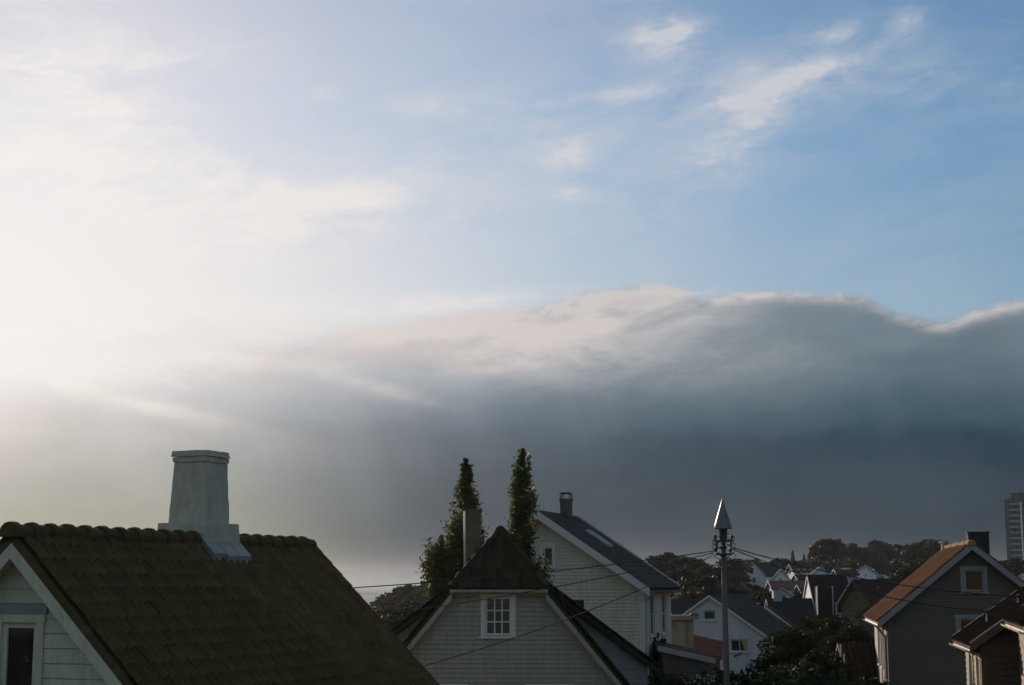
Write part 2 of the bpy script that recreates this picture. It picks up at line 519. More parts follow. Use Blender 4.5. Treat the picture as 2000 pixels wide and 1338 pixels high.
# ------------------------------------------------------------------ mesh helpers
def link(name, me, parent=None, kind=None, loc=None):
    o = bpy.data.objects.new(name, me)
    COL.objects.link(o)
    if parent is not None:
        o.parent = parent
    if loc is not None:
        o.location = loc
    if kind:
        o['kind'] = kind
    return o


def empty(name, label, cat, loc, heading=0.0, group=None):
    """A thing: an Empty at its base. heading: degrees clockwise from straight ahead."""
    o = bpy.data.objects.new(name, None)
    o.empty_display_size = 0.3
    o.location = loc
    o.rotation_euler = (0, 0, -R(heading))
    COL.objects.link(o)
    o['label'], o['category'] = label, cat
    if group:
        o['group'] = group
    return o


def tag(o, label, cat, group=None):
    o['label'], o['category'] = label, cat
    if group:
        o['group'] = group
    return o


class MB:
    """Collects shapes; build() links them as ONE mesh object."""

    def __init__(s):
        s.v, s.f = [], []

    def add(s, vs, fs):
        k = len(s.v)
        s.v += [tuple(p) for p in vs]
        s.f += [tuple(i + k for i in f) for f in fs]
        return s

    def box(s, x0, x1, y0, y1, z0, z1):
        return s.add([(x0, y0, z0), (x1, y0, z0), (x1, y1, z0), (x0, y1, z0), (x0, y0, z1), (x1, y0, z1), (x1, y1, z1), (x0, y1, z1)],
                     [(0, 3, 2, 1), (4, 5, 6, 7), (0, 1, 5, 4), (1, 2, 6, 5), (2, 3, 7, 6), (3, 0, 4, 7)])

    def slab(s, poly, dz):
        """A polygon given by its top corners, dz thick downwards."""
        n = len(poly)
        p = [Vector(q) for q in poly]
        vs = p + [q - Vector((0, 0, dz)) for q in p]
        fs = [tuple(range(n)), tuple(range(2 * n - 1, n - 1, -1))]
        fs += [(i, i + n, (i + 1) % n + n, (i + 1) % n) for i in range(n)]
        return s.add(vs, fs)

    def beam(s, a, b, w, h, up=(0, 0, 1)):
        """A square bar from a to b, w wide and h high."""
        a, b = Vector(a), Vector(b)
        d = (b - a).normalized()
        u = Vector(up)
        r = d.cross(u).normalized()
        u = r.cross(d).normalized()
        vs = []
        for q in (a, b):
            for sx, sy in ((-1, -1), (1, -1), (1, 1), (-1, 1)):
                vs.append(q + r * (sx * w / 2) + u * (sy * h / 2))
        return s.add(vs, [(0, 1, 2, 3), (7, 6, 5, 4), (0, 4, 5, 1), (1, 5, 6, 2), (2, 6, 7, 3), (3, 7, 4, 0)])

    def frustum(s, cx, cy, z0, z1, w0, d0, w1, d1):
        vs = []
        for z, w, d in ((z0, w0, d0), (z1, w1, d1)):
            vs += [(cx - w / 2, cy - d / 2, z), (cx + w / 2, cy - d / 2, z), (cx + w / 2, cy + d / 2, z), (cx - w / 2, cy + d / 2, z)]
        return s.add(vs, [(0, 3, 2, 1), (4, 5, 6, 7), (0, 1, 5, 4), (1, 2, 6, 5), (2, 3, 7, 6), (3, 0, 4, 7)])

    def rough(s, cx, cy, z0, z1, w0, d0, w1, d1, n=7, m=9, amp=.005, seed=1):
        """A tapered block whose faces and arrises are slightly uneven, like old render."""
        rnd = random.Random(seed)
        ring = []
        for i in range(n):
            ring.append((-.5 + i / n, -.5))
        for i in range(n):
            ring.append((.5, -.5 + i / n))
        for i in range(n):
            ring.append((.5 - i / n, .5))
        for i in range(n):
            ring.append((-.5, .5 - i / n))
        k, c = len(s.v), len(ring)
        for j in range(m + 1):
            t = j / m
            w, d = w0 + (w1 - w0) * t, d0 + (d1 - d0) * t
            for i, (a, b) in enumerate(ring):
                q = 1.3 if i % n == 0 else 1.0
                s.v.append((cx + a * w + rnd.uniform(-amp, amp) * q, cy + b * d + rnd.uniform(-amp, amp) * q, z0 + (z1 - z0) * t + (rnd.uniform(-amp, amp) if 0 < j < m else rnd.uniform(-amp, amp) * .6)))
        for j in range(m):
            for i in range(c):
                s.f.append((k + j * c + i, k + j * c + (i + 1) % c, k + (j + 1) * c + (i + 1) % c, k + (j + 1) * c + i))
        s.f.append(tuple(k + m * c + i for i in range(c)))
        s.f.append(tuple(k + i for i in reversed(range(c))))
        return s

    def tube(s, pts, rad, n=8, cap=True):
        pts = [Vector(p) for p in pts]
        rad = rad if isinstance(rad, (list, tuple)) else [rad] * len(pts)
        k = len(s.v)
        ref = Vector((0.31, 0.17, 0.93))
        for i, p in enumerate(pts):
            d = (pts[min(i + 1, len(pts) - 1)] - pts[max(i - 1, 0)]).normalized()
            a = d.cross(ref)
            if a.length < 1e-3:
                a = d.cross(Vector((1, 0, 0)))
            a.normalize()
            b = d.cross(a)
            for j in range(n):
                t = 2 * math.pi * j / n
                s.v.append(tuple(p + (a * math.cos(t) + b * math.sin(t)) * rad[i]))
        for i in range(len(pts) - 1):
            for j in range(n):
                s.f.append((k + i * n + j, k + i * n + (j + 1) % n, k + (i + 1) * n + (j + 1) % n, k + (i + 1) * n + j))
        if cap:
            s.f.append(tuple(k + j for j in reversed(range(n))))
            e = k + (len(pts) - 1) * n
            s.f.append(tuple(e + j for j in range(n)))
        return s

    def lathe(s, prof, n=20, c=(0, 0)):
        k = len(s.v)
        for r, z in prof:
            for j in range(n):
                t = 2 * math.pi * j / n
                s.v.append((c[0] + r * math.cos(t), c[1] + r * math.sin(t), z))
        for i in range(len(prof) - 1):
            for j in range(n):
                s.f.append((k + i * n + j, k + i * n + (j + 1) % n, k + (i + 1) * n + (j + 1) % n, k + (i + 1) * n + j))
        return s

    def mesh(s, name, mat, smooth=False):
        me = bpy.data.meshes.new(name)
        me.from_pydata(s.v, [], s.f)
        me.materials.append(M[mat])
        if smooth:
            me.polygons.foreach_set('use_smooth', [True] * len(me.polygons))
        me.update()
        return me

    def build(s, name, mat, parent=None, kind=None, smooth=False):
        return link(name, s.mesh(name, mat, smooth), parent, kind)


# ------------------------------------------------------------------ wall faces: (u along, d outwards, z) -> house coordinates
def face_front(y=0.0): return lambda u, d, z: (u, y - d, z)
def face_back(y): return lambda u, d, z: (u, y + d, z)
def face_right(x): return lambda u, d, z: (x + d, u, z)
def face_left(x): return lambda u, d, z: (x - d, u, z)


def siding(parent, fr, outline, z0, z1, pitch, holes, mat, each=False, lap=.022, name='siding', breaks=(), gap=.010):
    """Lapped boards over a wall face with holes left for the windows. each: one object per board."""
    rows = []
    z = z0
    while z < z1 - 1e-4:
        rows.append((z, min(z + pitch, z1)))
        z += pitch
    mb = MB()
    for a, b in rows:
        gz = a + min(gap, pitch * .15)
        cuts = [a, gz, b] + [h[k] for h in holes for k in (2, 3) if a < h[k] < b] + [k for k in breaks if a < k < b]
        cuts = sorted(set(cuts))
        parts = {}
        split = [(h[0] + h[1]) / 2 for h in holes if h[2] < b and h[3] > a] if each else []
        for c0, c1 in zip(cuts, cuts[1:]):
            if c1 - c0 < 1e-4:
                continue
            mid = (c0 + c1) / 2
            lo0, hi0 = outline(c0 + 1e-5)
            lo1, hi1 = outline(c1 - 1e-5)
            segs = [(lo0, hi0, lo1, hi1)]
            for h in holes:
                if h[2] < mid < h[3]:
                    new = []
                    for l0, r0, l1, r1 in segs:
                        if min(r0, r1) <= h[0] or max(l0, l1) >= h[1]:
                            new.append((l0, r0, l1, r1))
                            continue
                        if l0 < h[0] or l1 < h[0]:
                            new.append((l0, h[0], l1, h[0]))
                        if r0 > h[1] or r1 > h[1]:
                            new.append((h[1], r0, h[1], r1))
                    segs = new
            d0 = lap * (1 - (c0 - a) / pitch) + .003
            d1 = lap * (1 - (c1 - a) / pitch) + .003
            if mid < gz:                       # the open joint under each board
                d0 = d1 = -.019
            for l0, r0, l1, r1 in segs:
                if r0 - l0 < 1e-3 and r1 - l1 < 1e-3:
                    continue
                vs = [fr(l0, d0, c0), fr(r0, d0, c0), fr(max(r1, l1), d1, c1), fr(l1, d1, c1),
                      fr(l0, -.02, c0), fr(r0, -.02, c0), fr(max(r1, l1), -.02, c1), fr(l1, -.02, c1)]
                if each:
                    mb = parts.setdefault(sum((l0 + r0) / 2 > q for q in split) if max(l0, r0) - min(l0, r0) < 3 or not split else -1, MB())
                mb.add(vs, [(0, 1, 2, 3), (7, 6, 5, 4), (0, 4, 5, 1), (2, 6, 7, 3)])
        for q in parts.values():
            q.build('board', mat, parent)
    if not each:
        mb.build(name, mat, parent, kind='stuff')


def window(parent, fr, u0, u1, z0, z1, nx=1, ny=1, cas=.10, trim='white', sash=.06, head=0.0, back=None, mun=.03, bare=False):
    """Hole u0..u1, z0..z1. Sash is the part; panes, casing boards and sill are its pieces."""
    w = MB()
    def bar(a, b, c, d, o, i):
        p = [fr(a, o, c), fr(b, o, c), fr(b, o, d), fr(a, o, d), fr(a, i, c), fr(b, i, c), fr(b, i, d), fr(a, i, d)]
        return p, [(0, 1, 2, 3), (7, 6, 5, 4), (0, 4, 5, 1), (1, 5, 6, 2), (2, 6, 7, 3), (3, 7, 4, 0)]
    o, i = -.005, -.06
    for q in ((u0, u0 + sash, z0, z1), (u1 - sash, u1, z0, z1), (u0 + sash, u1 - sash, z0, z0 + sash), (u0 + sash, u1 - sash, z1 - sash, z1)):
        w.add(*bar(*q, o, i))
    gu0, gu1, gz0, gz1 = u0 + sash, u1 - sash, z0 + sash, z1 - sash
    us = [gu0 + (gu1 - gu0) * k / nx for k in range(nx + 1)]
    zs = [gz0 + (gz1 - gz0) * k / ny for k in range(ny + 1)]
    for k in us[1:-1]:
        w.add(*bar(k - mun / 2, k + mun / 2, gz0, gz1, o - .006, i + .004))
    for k in zs[1:-1]:
        for a, b in zip(us, us[1:]):
            w.add(*bar(a + (mun / 2 if a != us[0] else 0), b - (mun / 2 if b != us[-1] else 0), k - mun / 2, k + mun / 2, o - .008, i + .006))
    win = w.build('window', trim, parent)
    for a, b in zip(us, us[1:]):
        for c, d in zip(zs, zs[1:]):
            p = MB()
            p.add(*bar(a, b, c, d, -.034, -.040))
            p.build('pane', 'glass', win)
    if not bare:
        for q in ((u0 - cas, u0, z0 - .02, z1), (u1, u1 + cas, z0 - .02, z1)):
            MB().add(*bar(*q, .045, -.03)).build('casing', trim, win)
        MB().add(*bar(u0 - cas - .02, u1 + cas + .02, z1, z1 + cas, .052, -.03)).build('head_casing', trim, win)
        MB().add(*bar(u0 - cas - .04, u1 + cas + .04, z0 - .08, z0 - .02, .085, -.03)).build('sill', trim, win)
        if head:
            MB().add(*bar(u0 - cas - .06, u1 + cas + .06, z1 + cas, z1 + cas + head, .07, -.02)).build('head_board', 'trim_grey', win)
    if back:
        MB().add(*bar(u0, u1, z0, z1, -.11, -.13)).build('curtain' if back == 'curtain' else 'blind', back, win)
    return win


# ------------------------------------------------------------------ roof tiles
def tile_mesh(tw, tl, prof, th=.022):
    """One tile: u across (0..tw), v down the slope (0..tl), n up. The lower edge rides up on the next course."""
    mb = MB()
    if prof == 'pan':
        us = [0, .14, .30, .46, .62, .80, 1.0]
        hs = [.034, .000, -.020, -.020, .002, .046, .038]
    else:
        us, hs = [0.015, .985], [0, 0]
    n = len(us)
    lift = .016 if prof == 'pan' else .010
    for v, up in ((-.04, 0.0), (tl, lift)):
        for u, h in zip(us, hs):
            mb.v.append((u * tw, v, h * tw / .2 + up + th))
    for u, h in zip(us, hs):
        mb.v.append((u * tw, tl, h * tw / .2 + lift - .004))
    for i in range(n - 1):
        mb.f.append((i, i + 1, n + i + 1, n + i))
        mb.f.append((n + i, n + i + 1, 2 * n + i + 1, 2 * n + i))
    return mb


def tiles(root, roof, org, ud, vd, ulen, vlen, tw, tl, prof, mat, each=0, clip=None, seed=1):
    """Cover a slope. org: upper corner, ud along the ridge, vd down the slope (house coordinates). The `each` tiles
    that show largest become objects of their own; the rest is one joined part."""
    rnd = random.Random(seed)
    org, ud, vd = Vector(org), Vector(ud).normalized(), Vector(vd).normalized()
    nd = ud.cross(vd)
    if nd.z < 0:
        nd = -nd
    tm = tile_mesh(tw, tl, prof)
    spots = []
    nu, nv = int(ulen / tw + .5), int(vlen / tl + .5)
    tw2, tl2 = ulen / nu, vlen / nv
    for j in range(nv):
        for i in range(nu):
            cu, cv = (i + .5) * tw2, (j + .5) * tl2
            if clip and not clip(cu, cv):
                continue
            spots.append((i * tw2, j * tl2))
    mw = Matrix.Translation(root.location) @ Matrix.Rotation(root.rotation_euler.z, 4, 'Z')
    def key(s):
        p = mw @ (org + ud * s[0] + vd * s[1])
        x, y = proj(p)
        return (0 if -20 < x < 2020 and 0 < y < 1350 else 1, p.length)
    spots.sort(key=key)
    if each:
        me = tm.mesh('tile', mat)
        for u, v in spots[:each]:
            o = link('tile', me, roof)
            p = org + ud * u + vd * v + nd * rnd.uniform(0, .022)
            a = rnd.gauss(0, .022)
            u2 = (ud + vd * a).normalized()
            v2 = (vd - ud * a).normalized()
            mt = Matrix((u2, v2, nd)).transposed().to_4x4()
            mt.translation = p
            o.matrix_local = mt
    rest = spots[each:]
    if rest:
        mb = MB()
        for u, v in rest:
            j = rnd.uniform(0, .020)
            q = rnd.gauss(0, .020)
            o = org + ud * u + vd * v + nd * j
            mb.add([o + ud * (x - q * y) + vd * (y + q * x) + nd * z for x, y, z in tm.v], tm.f)
        mb.build('tile_courses', mat, roof, kind='stuff')


def ridge_tiles(roof, a, b, n, rad, mat, hip=False):
    """Half-round ridge tiles laid end to end from a to b, each an object."""
    a, b = Vector(a), Vector(b)
    d = (b - a)
    ln = d.length / n
    d.normalize()
    r = d.cross(Vector((0, 0, 1))).normalized()
    u = r.cross(d).normalized()
    mb = MB()
    m = 9
    for t, rr in ((-.05, rad * 1.14), (ln * .15, rad * 1.20), (ln * .22, rad * 1.03), (ln * 1.0, rad * .86)):
        for j in range(m):
            q = math.pi * (j / (m - 1) * 1.16 - .08)
            mb.v.append((t, rr * math.cos(q), rr * math.sin(q)))
    for i in range(3):
        for j in range(m - 1):
            mb.f.append((i * m + j, i * m + j + 1, (i + 1) * m + j + 1, (i + 1) * m + j))
    mb.f.append(tuple(range(m)))
    mb.f.append(tuple(3 * m + j for j in reversed(range(m))))
    me = mb.mesh('ridge_tile', mat, smooth=False)
    rnd = random.Random(int(abs(a.x * 31 + a.y * 17)))
    for k in range(n):
        o = link('ridge_tile', me, roof)
        tilt = rnd.gauss(0, .016)
        d2 = (d + u * tilt).normalized()
        r2 = d2.cross(u).normalized()
        u2 = r2.cross(d2)
        mt = Matrix((d2, r2, u2)).transposed().to_4x4()
        mt.translation = a + d * (ln * k) - u * (rad * .25 + rnd.uniform(0, .012)) + r * rnd.gauss(0, .008)
        o.matrix_local = mt


# ------------------------------------------------------------------ a gabled house
class House:
    """Front gable at y = 0 (towards -y), ridge along +y, x to the right, z = 0 on the ground."""

    def __init__(s, name, label, apex, heading, W, L, pitch, ground, og=.3, oe=.35, th=.14, cat='house', group=None):
        r = Vector((math.sin(R(heading)), math.cos(R(heading)), 0))
        base = apex + r * og
        s.root = empty(name, label, cat, (base.x, base.y, ground), heading, group)
        s.W, s.L, s.og, s.oe, s.th = W, L, og, oe, th
        s.t = math.tan(R(pitch))
        s.pitch = R(pitch)
        s.zr = apex.z - ground                  # top of the ridge
        s.zu = s.zr - th                        # underside at the ridge
        s.ze = s.zu - W / 2 * s.t               # wall top at the eaves

    def half(s, z):
        return max(0.0, min(s.W / 2, (s.zu - z) / s.t))

    def walls(s, mat, pitch=.16, holes_front=(), holes_right=(), holes_left=(), z0=0.0, each=False, trim='white', corner=.12, lap=.022, plain=False, gap=.010):
        W2 = s.W / 2
        if plain:
            mb = MB()
            pent = lambda y: [(-W2, y, z0), (W2, y, z0), (W2, y, s.ze), (0, y, s.zu), (-W2, y, s.ze)]
            mb.add(pent(0) + pent(s.L), [(0, 1, 2, 3, 4), (9, 8, 7, 6, 5), (0, 5, 6, 1), (1, 6, 7, 2), (4, 3, 8, 9), (2, 7, 8, 3), (0, 4, 9, 5)])
            s.wall = mb.build('wall', mat, s.root)
            return
        fl = MB().box(-W2 + .1, W2 - .1, .1, s.L - .1, z0 + .02, z0 + .1)
        s.wall = fl.build('wall', mat, s.root)
        gab = lambda z: (-s.half(z), s.half(z))
        siding(s.wall, face_front(0), gab, z0, s.zu, pitch, holes_front, mat, each, lap, breaks=(s.ze,), gap=gap)
        siding(s.wall, face_back(s.L), gab, z0, s.zu, .6, (), mat, False, .01, breaks=(s.ze,))
        siding(s.wall, face_right(W2), lambda z: (0, s.L), z0, s.ze, pitch, holes_right, mat, False, lap, gap=gap)
        siding(s.wall, face_left(-W2), lambda z: (0, s.L), z0, s.ze, pitch, holes_left, mat, False, lap, gap=gap)
        # a floor and a back partition so that a room lies behind each window
        room = MB().box(-W2 + .2, W2 - .2, 2.6, 2.7, z0 + .1, s.ze)
        room.build('partition', 'interior', s.wall)
        if corner:
            for x in (-1, 1):
                MB().box(*sorted((x * (W2 - corner), x * (W2 + .034))), -.036, -.002, z0, s.ze).build('corner_board', trim, s.wall)
                MB().box(*sorted((x * (W2 + .003), x * (W2 + .036))), -.002, corner, z0, s.ze).build('corner_board', trim, s.wall)

    def roof(s, mat, tile=None, tw=.2, tl=.34, each=0, ridge=None, barge='white', bw=.20, slab_mat=None, soffit=True, gutter=None, hips=False, left=True, back_each=0, btop=-.03, rrad=.13):
        W2, og, oe, L, t = s.W / 2, s.og, s.oe, s.L, s.t
        xe = W2 + oe
        ze = s.zr - xe * t
        mb = MB()
        for sx in (-1, 1):
            mb.slab([(0, -og, s.zr), (0, L + og, s.zr), (sx * xe, L + og, ze), (sx * xe, -og, ze)], s.th)
        s.rf = mb.build('roof', slab_mat or mat, s.root)
        vl = math.hypot(xe, xe * t)
        if tile:
            for sx, ea in ((1, each), (-1, back_each)):
                tiles(s.root, s.rf, (0, -og, s.zr + .01), (0, 1, 0), (sx * xe, 0, ze - s.zr), L + 2 * og, vl + .04, tw, tl, tile, mat, each=ea, seed=7 + sx)
        if ridge:
            ridge_tiles(s.rf, (0, -og - .05, s.zr + .03), (0, L + og + .05, s.zr + .03), ridge, rrad, mat)
        if barge:
            for yy, nm in ((-og - .032, 'f'), (L + og + .032, 'b')):
                for sx in (-1, 1):
                    dz = s.th + bw
                    b = MB()
                    y0, y1 = yy - .018, yy + .018
                    vs = []
                    top = -btop
                    for y in (y0, y1):
                        vs += [(sx * .001, y, s.zr + top), (sx * (xe + .02), y, ze + top - .02 * t), (sx * (xe + .02), y, ze - bw - .02 * t), (sx * .001, y, s.zr - bw)]
                    b.add(vs, [(0, 1, 2, 3), (7, 6, 5, 4), (0, 4, 5, 1), (1, 5, 6, 2), (2, 6, 7, 3), (3, 7, 4, 0)])
                    b.build('bargeboard', barge, s.rf)
        if soffit and barge:
            for y0, y1 in ((-og, -.03), (L + .03, L + og)):
                for sx in (-1, 1):
                    z0 = s.zr - s.th - .006
                    MB().slab([(0, y0, z0), (0, y1, z0), (sx * xe, y1, ze - s.th - .006), (sx * xe, y0, ze - s.th - .006)], .02).build('soffit', barge, s.rf)
        if gutter:
            for sx in (-1, 1):
                g = MB()
                x, z = sx * (xe + .05), ze - .08
                m = 7
                for rr in (.065, .052):
                    for y in (-og - .02, L + og + .02):
                        for j in range(m):
                            q = math.pi * (1 + j / (m - 1))
                            g.v.append((x + rr * math.cos(q), y, z + rr * math.sin(q)))
                for k in (0, 2):
                    for j in range(m - 1):
                        g.f.append((k * m + j, k * m + j + 1, (k + 1) * m + j + 1, (k + 1) * m + j))
                g.f.append((0, m, 3 * m, 2 * m))
                g.f.append((m - 1, 2 * m - 1, 4 * m - 1, 3 * m - 1))
                g.build('gutter', gutter, s.rf)
        s.xe, s.zeave = xe, ze

    def chimney(s, y, w, d, h, mat='brick', cap=.06, x=0.0, sink=.6, taper=1.0, pot=False, name='chimney', capmat=None):
        zt = s.zr - abs(x) * s.t
        c = MB().frustum(x, y, zt - sink, zt + h, w, d, w * taper, d * taper).build(name, mat, s.root)
        if cap:
            MB().box(x - w * taper / 2 - cap / 2, x + w * taper / 2 + cap / 2, y - d * taper / 2 - cap / 2, y + d * taper / 2 + cap / 2, zt + h - .10, zt + h + .02).build('chimney_cap', capmat or mat, c)
        return c


# ------------------------------------------------------------------ the setting: land, sea, island, misty air
def smooth(x, a, b):
    t = np.clip((x - a) / (b - a), 0, 1)
    return t * t * (3 - 2 * t)


def height(x, y):
    x, y = np.asarray(x, float), np.asarray(y, float)
    s = smooth(x / np.maximum(y, 60.0), -.03, .09)                    # 0 = seaward (left), 1 = the hill (right)
    hill = EYE - 6.5 + 9.0 * smooth(y, 150, 460) - 20 * smooth(y, 1200, 3000)
    shore = EYE - 6.5 - .0075 * np.maximum(y - 60, 0)
    z = shore * (1 - s) + hill * s
    z = z + .35 * np.sin(x * .037 + 1.3) * np.sin(y * .029) * smooth(y, 90, 200)
    return np.maximum(z, -4.0)


def gh(x, y):
    return float(height(x, y))


def build_land():
    k = np.linspace(-1, 1, 141)
    xs = np.sign(k) * (np.abs(k) ** 2.6) * 4000
    q = np.linspace(0, 1, 150)
    ys = -60 + (q ** 2.4) * 4060
    gx, gy = np.meshgrid(xs, ys)
    gz = height(gx, gy)
    v = np.stack([gx, gy, gz], -1).reshape(-1, 3)
    nx, ny = len(xs), len(ys)
    i = (np.arange(ny - 1)[:, None] * nx + np.arange(nx - 1)[None]).ravel()
    f = np.stack([i, i + 1, i + nx + 1, i + nx], 1)
    me = bpy.data.meshes.new('ground')
    me.from_pydata(v.tolist(), [], f.tolist())
    me.materials.append(M['ground'])
    me.polygons.foreach_set('use_smooth', [True] * len(me.polygons))
    link('ground', me, kind='structure')
    MB().add([(-4300, 200, 0), (4300, 200, 0), (4300, 4400, 0), (-4300, 4400, 0)], [(0, 1, 2, 3)]).build('sea', 'sea', kind='structure')
    # the low island across the water
    rnd = random.Random(4)
    mb = MB()
    c = at(600, 1160, 1640)
    n, m = 60, 12
    for i in range(n + 1):
        t = i / n
        x = c.x - 330 + t * 413
        h = 6.2 * (max(0, math.sin(math.pi * min(1, t * 1.02))) ** .55) * (.80 + .16 * math.sin(t * 9 + .6) + .05 * math.sin(t * 41))
        for j in range(m + 1):
            q = j / m
            mb.v.append((x, c.y - 60 + q * 190 + 8 * math.sin(t * 23), -1.2 + (h + 1.2) * math.sin(math.pi * q) ** .7 + rnd.uniform(-.2, .2)))
    for i in range(n):
        for j in range(m):
            a = i * (m + 1) + j
            mb.f.append((a, a + 1, a + m + 2, a + m + 1))
    mb.build('island', 'island', kind='structure', smooth=True)


build_land()


def build_haze():
    m = bpy.data.materials.new('haze')
    m.use_nodes = True
    nt = m.node_tree
    nt.nodes.remove(nt.nodes['Principled BSDF'])
    v = nt.nodes.new('ShaderNodeVolumePrincipled')
    v.inputs['Color'].default_value = (.86, .90, 1.0, 1)
    v.inputs['Density'].default_value = HAZE_DENSITY
    v.inputs['Anisotropy'].default_value = HAZE_G
    nt.links.new(v.outputs[0], nt.nodes['Material Output'].inputs['Volume'])
    M['haze'] = m
    MB().box(-4500, 4500, -120, 4600, -5.2, EYE + 42).build('haze', 'haze', kind='stuff')


HAZE_DENSITY, HAZE_G = .00006, .55


# ------------------------------------------------------------------ house A: mossy tiled roof close by on the left
def along(p, heading, px):
    """How far from p along a heading the photo column px is reached."""
    d = Vector((math.sin(R(heading)), math.cos(R(heading)), 0))
    lo, hi = 0.0, 60.0
    s = 1 if proj(p + d * .01)[0] > proj(p)[0] else -1
    for _ in range(60):
        mid = (lo + hi) / 2
        if (proj(p + d * mid)[0] - px) * s < 0:
            lo = mid
        else:
            hi = mid
    return lo


def house_left():
    p0 = at(26, 1040, 24.0)
    hd = 23.0
    ln = along(p0, hd, 607)
    og = .30
    h = House('tiled_house', 'cream boarded house with mossy tile roof and thick tapered chimney filling the left foreground', p0, hd, 7.0, ln - 2 * og, 43.8, EYE - 6.8, og=og, oe=.45, th=.24)
    zc = h.zr
    wz1 = zc - 1.38
    hole = (-.36, .32, wz1 - 1.75, wz1)
    h.walls('cream', pitch=.225, holes_front=[hole], each=True, trim='cream', lap=.016, z0=h.zr - 5.6, gap=.014)
    h.wall['label'] = 'cream horizontal board gable'
    h.roof('tile_moss', tile='pan', tw=.205, tl=.33, each=300, ridge=21, barge='cream', bw=.40, btop=.17, rrad=.165)
    w = window(h.root, face_front(0), *hole, cas=.135, trim='cream', sash=.085, head=.15)
    # chimney: collar on the ridge, tapered shaft, projecting cap courses, lead apron down the slope
    y = along(p0, hd, 414) - og
    z = h.zr
    cx = -.30
    c = MB().rough(cx, y, z + .33, z + 1.47, .82, .80, .715, .70).build('chimney', 'render', h.root)
    MB().rough(cx, y, z + 1.472, z + 1.565, .76, .75, .76, .75, m=2, amp=.006, seed=2).build('chimney_cap', 'render', c)
    MB().rough(cx, y, z + 1.572, z + 1.68, .80, .79, .76, .75, m=2, amp=.007, seed=3).build('chimney_cap', 'render', c)
    MB().rough(cx, y, z - .60, z + .325, 1.12, 1.20, 1.04, 1.12, m=5, amp=.008, seed=4).build('chimney_collar', 'render', c)
    t = h.t
    for k in range(3):
        y0, y1 = y - .60 + k * .40, y - .60 + k * .40 + .385
        x0, x1 = .16, .50 - .04 * (k == 0)
        MB().slab([(x0, y0, z - x0 * t + .22), (x0, y1, z - x0 * t + .22), (x1, y1, z - x1 * t + .205), (x1, y0, z - x1 * t + .205)], .14).build('flashing', 'lead', c)
    MB().tube([(cx, y, z + 1.6), (cx, y, z + 1.70)], [.12, .11], 10).build('flue', 'soot', c)
    return h


HA = house_left()


